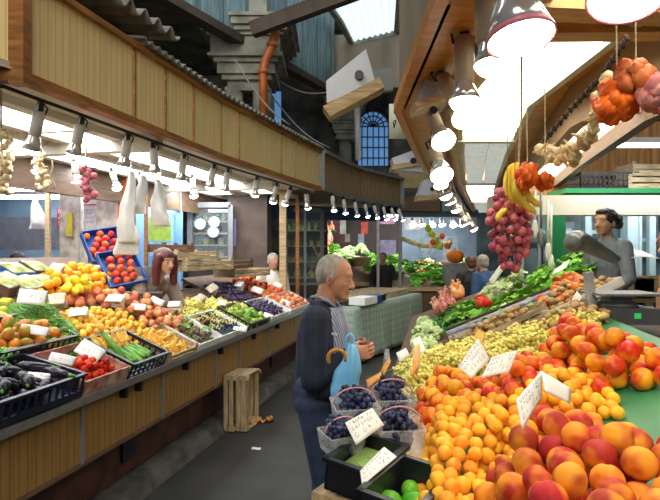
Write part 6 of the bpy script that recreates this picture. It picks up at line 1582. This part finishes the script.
# ------------------------------------------------ far stalls
def bank(px0, py0, px1, py1, Y0, Y1, n, meshes, name, label, grp, seed, sc=1.4):
    r2 = random.Random(seed)
    for k in range(n):
        u = r2.random(); v = r2.random(); Y = Y0+(Y1-Y0)*v; p = P(px0+(px1-px0)*u, py1+(py0-py1)*v, Y)
        o = bpy.data.objects.new(name, r2.choice(meshes)); COL.objects.link(o); o.matrix_world = T(*p) @ RX(r2.uniform(-.5, .5)) @ RZ(r2.uniform(0, 6)) @ Matrix.Scale(sc*r2.uniform(.8, 1.2), 4); tag(o, label, name.replace('_', ' '), grp)
def rake(name, label, px0, px1, py0, py1, Y0, Y1, m, body=M_brown):
    """a sloping display: front edge at py1/Y0, back edge at py0/Y1, closed down to the floor"""
    a, c, e, g = P(px0, py1, Y0), P(px1, py1, Y0), P(px1, py0, Y1), P(px0, py0, Y1)
    t = thing(name, label, 'stall', T((a.x+c.x)/2, Y0, 0)); Fi = t.matrix_world.inverted()
    b = MB(); dn = Vector((0, 0, .05)); b.add([a, c, e, g, a-dn, c-dn, e-dn, g-dn], [(0,1,2,3), (7,6,5,4), (0,4,5,1), (1,5,6,2), (2,6,7,3), (3,7,4,0)]); b.build('sloping_board', m, t, Fi.copy())
    lo = [Vector((q.x, q.y, .0)) for q in (a, c, e, g)]; up = [q-dn*1.1+Vector((0, .03, 0)) for q in (a, c, e, g)]
    b = MB(); b.add(lo+up, [(3,2,1,0), (0,1,5,4), (1,2,6,5), (2,3,7,6), (3,0,4,7)]); b.build('stall_body', body, t, Fi.copy())
    b = MB(); b.beam(a-Vector((0, .02, .04)), c-Vector((0, .02, .04)), .03, .09); b.build('front_edge', M_pine, t, Fi.copy())
rake('vegetable_stall', 'far vegetable stall with a wooden front edge beyond the checked table', 392, 478, 262, 287, 11.2, 12.6, M_brown)
bank(402, 268, 450, 286, 11.3, 12.3, 34, lettuce, 'lettuce', 'bright lettuce on the far stall beyond the checked table', 'lettuces on the far stall', 1, 1.5)
bank(404, 262, 470, 274, 12.0, 12.6, 34, bunchd+palel, 'leafy_bunch', 'leafy bunch at the back of the far stall beyond the checked table', 'leafy bunches on the far stall', 2, 1.6)
bank(412, 262, 462, 280, 11.6, 12.5, 22, tomR and [fm('tomato', F_tomR, .05, 300, 10, 7)], 'tomato', 'red tomato on the far stall beyond the checked table', 'tomatoes on the far stall', 3, 1.2)
rake('vegetable_stall', 'dim brown vegetable stall seen over the old man\'s head', 322, 392, 256, 282, 11.8, 13.2, M_brown, M_base)
bank(368, 256, 402, 276, 11.7, 12.8, 34, lettuce, 'lettuce', 'lettuce on the dim stall behind the steel post', 'lettuces on the dim stall', 4, 1.4)
bank(334, 248, 366, 262, 12.2, 13.0, 22, cf, 'cauliflower', 'pale cauliflower in the dim stall over the old man\'s head', 'cauliflowers on the dim stall', 5, 1.7)
b = MB(); b.lathe([(.16, 0), (.22, .18), (.23, .20)], 16); tag(b.build('wicker_basket', M_crate, None, T(*P(362, 266, 12.0))), 'wicker basket of pale vegetables on the dim stall', 'basket')
wallp(318, 345, 213, 13.6, mat('dark_red_wall', (.12, .03, .03), .7), 'wall_red')
wallp(345, 402, 213, 13.9, mat('dim_brown_wall', (.07, .05, .045), .7), 'wall_brown')
wallp(402, 476, 210, 13.8, mat('blue_grey_wall', (.28, .36, .46), .6, .15, 2), 'wall_bluegrey')
for px0, py0, px1, py1, Y, c, nm, lab in ((340, 216, 346, 234, 13.0, (.55, .52, .45), 'paper', 'pale paper pinned left on the dim back stall'), (344, 234, 350, 242, 13.0, (.50, .42, .30), 'paper', 'small beige paper below the pale one'), (358, 234, 364, 246, 13.0, (.35, .42, .50), 'paper', 'bluish paper hanging in the middle of the dim stall'), (361, 222, 368, 234, 12.9, (.75, .10, .03), 'banner', 'red patch of cloth on the dim back stall'), (404, 217, 421, 230, 13.2, (.62, .55, .56), 'sign', 'whitish sign with faint letters at the far stall'), (443, 236, 458, 262, 13.2, (.42, .48, .50), 'sheet', 'grey sheet hanging behind the far vegetables'), (420, 232, 436, 258, 13.3, (.30, .36, .42), 'sheet', 'blue-grey sheet left of the yellow fruit string'), (379, 218, 395, 224, 13.0, (.75, .35, .55), 'sign', 'pink lit strip far back right of the steel post'), (303, 226, 318, 240, 13.5, (.55, .20, .45), 'sign', 'magenta display panel far back by the flowers'), (380, 240, 396, 262, 13.2, (.30, .25, .38), 'sheet', 'violet sheet far back behind the steel post')):
    mm = mat('hanging_%s_%d' % (nm, px0), c, .6, .2, 6)
    board(px0, py0, px1, py1, 13.52 if px1 <= 346 else (13.83 if px1 <= 396 else 13.73), mm, nm, lab, nm)
for k, (px, py) in enumerate(((412, 224), (421, 224), (431, 224), (441, 224), (452, 224), (461, 224))):
    p = P(px, py-6, 12.4); spot_lamp(p, p+Vector((.02, -.05, -.17)), .05, .09, '%s bluish lamp from the left over the far vegetable stall' % ORD[k], bulb=M_bulb, watt=26, light=k % 2 == 0, mount=False)
for k, (px, py) in enumerate(((386, 216), (394, 216))):
    t = thing('tube_lamp', ['left bluish tube far back over the dim stall', 'right bluish tube far back over the dim stall'][k], 'lamp', T(*P(px, py, 12.9))); b = MB(); b.tube([(-.12, 0, 0), (.12, 0, 0)], .03, 8); b.build('glass_tube', M_tube, t)
# the far stall's fascia boards
t = thing('stall_canopy', 'dark blue and brown canopy front of the far vegetable stall', 'canopy', T(*P(435, 205, 12.2))); Fi = t.matrix_world.inverted()
b = MB(); b.beam(P(398, 205, 12.2), P(478, 205, 12.2), .08, .55); b.build('fascia_panel', mat('dull_blue_board', (.07, .11, .16), .6), t, Fi.copy())
b = MB(); b.beam(P(398, 203, 12.1), P(440, 204, 12.1), .06, .34); b.build('brown_panel', M_brown, t, Fi.copy())
b = MB(); b.beam(P(398, 179, 12.0), P(446, 179, 12.0), .2, .42); b.build('pine_beam', mat('dusty_pine', (.42, .30, .13), .6), t, Fi.copy())
b = MB(); b.beam(P(442, 200, 12.1), P(456, 200, 12.1), .03, .5); b.build('pale_board', mat('teal_board', (.22, .32, .36), .6), t, Fi.copy())
b = MB(); b.tube(cord(P(402, 238, 12.0), P(450, 243, 12.0), 10, .12), .015, 5); o = b.build('produce_string', M_crate); tag(o, 'sagging string of garlic and peppers over the far vegetable stall', 'string')
r2 = random.Random(2); ff = [fm('lime', fruit('yellow_green_gourd', (.55, .60, .06), (.40, .45, .05), .35, .6, 8, .4), .085, 320, 10, 8), fm('lime', F_pepr, .07, 321, 10, 8)]
for k, (px, py, q) in enumerate(((428, 228, 0), (432, 234, 0), (436, 240, 0), (440, 246, 0), (442, 236, 1), (433, 242, 1), (448, 246, 1))):
    o = bpy.data.objects.new('gourd', ff[q]); COL.objects.link(o); o.matrix_world = T(*P(px, py, 11.9)); tag(o, ['yellow-green gourd hanging over the far stall', 'orange gourd hanging over the far stall'][q], 'gourd', ['yellow-green hanging gourds', 'orange hanging gourds'][q])
for k in range(20):
    o = bpy.data.objects.new('garlic_bulb', gmm); COL.objects.link(o); u = k/19; pp_ = P(402, 238, 11.95).lerp(P(450, 243, 11.95), u)-Vector((0, 0, .12*math.sin(PI*u))); o.matrix_world = T(*pp_) @ rot_rand(r2) @ Matrix.Scale(2.6, 4); tag(o, 'pale garlic bulb on the sagging string of the far stall', 'garlic', 'garlic bulbs on the far string')
o = bpy.data.objects.new('pumpkin', fm('tomato', fruit('orange_pumpkin', (.85, .22, .02), (.7, .14, .02), .35, .6, 6, .4), .17, 322, 18, 10)); COL.objects.link(o); o.matrix_world = T(*P(455, 256, 11.2)); tag(o, 'orange pumpkin-like bag on the far counter by the brown-haired woman', 'pumpkin')
t = thing('pumpkin_stand', 'grey stand carrying the orange pumpkin at the far counter', 'stand', T(P(455, 256, 11.2).x, 11.2, 0)); b = MB(); b.box((0, 0, .72), (.45, .4, 1.42)); b.build('stand_body', M_grey, t)
# flower shop far left of the dim stall
bank(300, 226, 334, 262, 12.4, 13.2, 40, [cone_r, cone_o]+lettuce[:1], 'flower_bunch', 'coloured flower bunch far back above the slanting chair', 'flower bunches far back', 6, 1.5)
rake('flower_stand', 'dark flower stand far back behind the old man', 296, 322, 266, 290, 12.2, 13.4, M_dark, M_dark)
t = thing('folding_chair', 'tilted wooden frame leaning at the back left of the old man\'s head', 'chair', T(*P(316, 262, 11.0))); Fi = t.matrix_world.inverted()
b = MB(); b.beam(P(311, 242, 11), P(326, 272, 11), .05, .04); b.beam(P(322, 250, 11.1), P(308, 275, 11.1), .05, .04); b.build('frame', M_crate, t, Fi.copy())
b = MB(); b.box((0, 0, 0), (.34, .2, .2)); b.build('cloth_seat', M_grey, t)

# ------------------------------------------------ behind the right stall
def hz(px0, px1, py, Y, w, h, m, name, label, cat):
    b = MB(); a, c = P(px0, py, Y), P(px1, py, Y); b.box((0, 0, 0), (c.x-a.x, w, h)); o = b.build(name, m, None, T((a.x+c.x)/2, Y, a.z)); return tag(o, label, cat)
hz(490, 760, 206, 5.6, .22, .20, M_ceil, 'cream_beam', 'long cream beam above the woman in grey', 'beam')
hz(556, 760, 193, 6.0, .5, .05, M_gpost, 'green_shelf', 'green shelf edge carrying the crates above the woman', 'shelf')
hz(550, 760, 184+14, 6.1, .4, .04, M_pine, 'shelf_board', 'pale board right under the green shelf', 'shelf')
a, c = P(520, 130, 6.9), P(780, 205, 6.9); b = MB(); b.box(((a.x+c.x)/2, 6.9, (a.z+c.z)/2+.1), (c.x-a.x, .06, a.z-c.z)); 
struct(b.build('wall_planks', striped('orange_brown_planks', (.66, .32, .12), (.32, .15, .05), 1.0, 'X', .6, (0, .06))))
M_frame = mat('teal_grey_frame', (.30, .40, .42), .5, .1, 5); M_shopw = mat('dim_teal_shop', (.10, .15, .16), .5, .3, 3)
wallp(514, 800, 205, 8.6, M_shopw, 'wall_shops')
wallp(476, 520, 205, 13.8, M_shopw, 'wall_shops_far')
for k, (px, w) in enumerate(((521, .05), (539, .03), (587, .07), (602, .03), (631, .16), (651, .07), (640, .03))):
    fpost(px, 2.42, 8.3-.05*k, w*1.3, M_frame if k != 1 else M_grey, '%s teal-grey shop frame post from the left, behind the woman in grey' % ORD[k], 'frame_post')
hz(515, 600, 232, 8.25, .04, .05, M_frame, 'frame_bar', 'horizontal bar of the shop frame left of the woman', 'bar')
hz(615, 800, 240, 8.2, .04, .05, M_frame, 'frame_bar', 'horizontal bar of the shop frame right of the woman', 'bar')
fpost(555.5, 2.42, 7.6, .20, M_gpost, 'bright green painted post left of the woman in grey', 'green_post')
for k, (px0, py0, px1, py1, c) in enumerate(((562, 222, 574, 240, (.20, .26, .28)), (583, 222, 592, 245, (.34, .40, .40)), (543, 238, 551, 262, (.12, .14, .18)), (632, 215, 637, 225, (.75, .75, .72)), (566, 228, 571, 236, (.55, .60, .62)), (660, 215, 668, 250, (.10, .12, .13)), (622, 226, 628, 250, (.45, .28, .14)))):
    board(px0, py0, px1, py1, 8.53-.004*k, mat('notice_tone_%d' % k, c, .5, .2, 6), 'notice', ['dark picture behind the woman\'s face', 'grey notice just left of the woman\'s face', 'dark hanging panel left of the green post', 'small white card on the frame at the right', 'small white square on the dark picture', 'dark panel at the right edge', 'brown goods strip right of the woman\'s hair'][k], 'notice')
for k, (px, py) in enumerate(((535, 190), (541, 192), (548, 200), (551, 205))):
    b = MB(); A = P(px, py, 5.0); b.tube([A, A-Vector((0, 0, .28+.06*k))], .012, 6); b.ell(A-Vector((0, 0, .36+.06*k)), (.03, .03, .09), None, 8, 6); tag(b.build('hanging_utensil', [M_white, M_grey, M_card, M_white][k]), '%s pale thing hanging from the cream beam right of the onions' % ORD[k], 'utensil')
crate(T(*P(601, 190, 5.95)), .62, .34, .17, M_black, 'black plastic crate on the green shelf', slots=2)
wood_crate(T(*(P(658, 191, 5.95))), .85, .36, .14, 'lower pale wooden crate on the green shelf at the right edge')
wood_crate(T(*(P(660, 180, 5.95)+Vector((0, 0, .02)))), .80, .36, .14, 'upper pale wooden crate stacked on the green shelf')
# low rear shelf with wicker baskets
t = thing('rear_shelf', 'dark rear shelf with a pale post under the wicker baskets', 'shelf', T(3.3, 5.9, 0))
b = MB(); b.box((0, 0, 1.18), (2.6, .6, .05)); b.build('shelf_top', M_pine, t); b = MB(); b.box((0, .1, .58), (2.6, .4, 1.14)); b.build('shelf_body', M_dark, t); b = MB(); b.box((.02, -.27, .58), (.08, .05, 1.14)); b.build('shelf_post', M_crate, t)
M_wick = striped('wicker', (.42, .28, .12), (.16, .09, .04), 14, 'Z', .7, (0, .45))
for k, (px, w) in enumerate(((585, .50), (622, .46), (650, .50))):
    p = P(px, 250, 5.75); t = thing('wicker_basket', ['wicker basket left of the woman in grey', 'wicker basket just right of the woman in grey', 'wicker basket under the white paper at the right edge'][k], 'basket', T(p.x, 5.75, 1.207))
    b = MB(); b.box((0, 0, .01), (w, .32, .02))
    for sx, sy in ((0, -1), (0, 1)): b.box((0, sy*.16, .10), (w, .02, .20))
    for sx in (-1, 1): b.box((sx*w/2, 0, .10), (.02, .34, .20))
    b.build('basket_body', M_wick, t); b = MB()
    for sy in (-1, 1): b.tube([(-w/2, sy*.16, .2), (w/2, sy*.16, .2)], .014, 8)
    for sx in (-1, 1): b.tube([(sx*w/2, -.16, .2), (sx*w/2, .16, .2)], .014, 8)
    b.build('basket_rim', M_wick, t)
    heap(t.matrix_world.copy(), [(-w/2+.03, -.13), (w/2-.03, -.13), (w/2-.03, .13), (-w/2+.03, .13)], .035, .18, 50, 'potato', [fm('plum', [F_lem, mat('potato_skin', (.3, .2, .1)), mat('chestnut', (.16, .08, .04))][k], .035, 330+k, 10, 7)], ['yellow lemon', 'brown potato', 'dark chestnut'][k]+' in the %s' % t['label'][:50], ['lemon', 'potato', 'chestnut'][k], 'contents of the %s' % t['label'][:44], 95+k, local=True, h0=.02)
b = MB(); b.grid(lambda u, v: ((u-.5)*.26, (v-.5)*.26, .01*math.sin(4*u)), 6, 4, .002); tag(b.build('paper_sheet', M_card, None, T(*P(637, 254, 4.6)) @ RX(.25)), 'white sheet of paper lying above the baskets at the right', 'paper')
# the big grey scale
q = RF @ Vector((1.55, 1.15, 1.24)); sp_ = P(592, 300, 3.05)
t = thing('weighing_scale', 'large grey weighing scale with a tilted scoop on a tall neck', 'scale', T(*P(616, 322, 3.1))); Fi = t.matrix_world.inverted()
b = MB(); b.box((.04, 0, .045), (.27, .26, .09)); b.lathe([(.12, .09), (.10, .12)], 20); b.build('scale_body', M_gsc if False else mat('dark_grey_metal', (.13, .14, .15), .4, .1, 9, metal=.3), t)
b = MB(); b.box((.03, 0, .165), (.36, .28, .012)); b.box((0, 0, .14), (.12, .12, .05)); b.build('weighing_plate', M_grey, t)
b = MB(); b.box((.05, -.132, .05), (.035, .004, .03)); b.build('green_light', emis('green_display', (.02, .5, .1), .6), t)
b = MB(); b.beam(P(594, 330, 3.1), P(588, 272, 3.1), .045, .04); b.build('neck', mat('light_grey_metal', (.50, .50, .50), .4), t, Fi.copy())
A = P(574, 243, 3.1); Bq = P(612, 262, 3.1); dx = (Bq-A).normalized(); F = frame(((A+Bq)/2), dx, Vector((0, 1, 0)).cross(Vector((0, 0, 0))) if False else Vector((0, 1, 0)))
b = MB()
def scoop(u, v):
    x = -.14+.28*u; w = (.115*(1-.72*u**1.6)); a = PI*(.03+.94*v); return (x, -w*math.cos(a), .10*(1-.55*u)*(.5-math.sin(a))*.9+.02)
b.grid(scoop, 14, 12, .006); b.ell((-.12, 0, .01), (.05, .10, .065), None, 14, 8); b.build('scoop_pan', mat('mid_grey_metal', (.17, .18, .19), .35, .1, 9, metal=.4), t, Fi @ F)

# ------------------------------------------------ tubes with area lights, added to brighten the rear stalls
for k, (x, y, z, l_, wt, lab) in enumerate(((-3.9, 8.6, 2.62, 2.2, 45, 'tube lamp over the lit counter at the far left back'), (-1.9, 7.6, 2.6, 1.2, 22, 'tube lamp in front of the delicatessen window'), (.1, 12.2, 2.55, 1.8, 30, 'tube lamp over the dim stall behind the brown canopy'), (2.4, 12.6, 2.6, 1.6, 24, 'tube lamp over the back of the far vegetable stall'), (4.6, 7.4, 2.62, 2.4, 60, 'tube lamp behind the cream beam, before the teal shops'), (3.1, 5.2, 2.72, 1.2, 18, 'tube lamp above the woman in grey'))):
    t = thing('tube_lamp', lab, 'lamp', T(x, y, z)); b = MB(); b.box((0, 0, .03), (l_, .12, .05)); b.build('lamp_body', M_white, t)
    b = MB(); b.tube([(-l_/2+.04, 0, -.015), (l_/2-.04, 0, -.015)], .02, 8); b.build('glass_tube', M_tub2, t)
    area_light('tube_light', (x, y, z-.06), (R(20 if y > 7 else 0), 0, 0), l_, .15, wt, (.93, .97, 1.0))
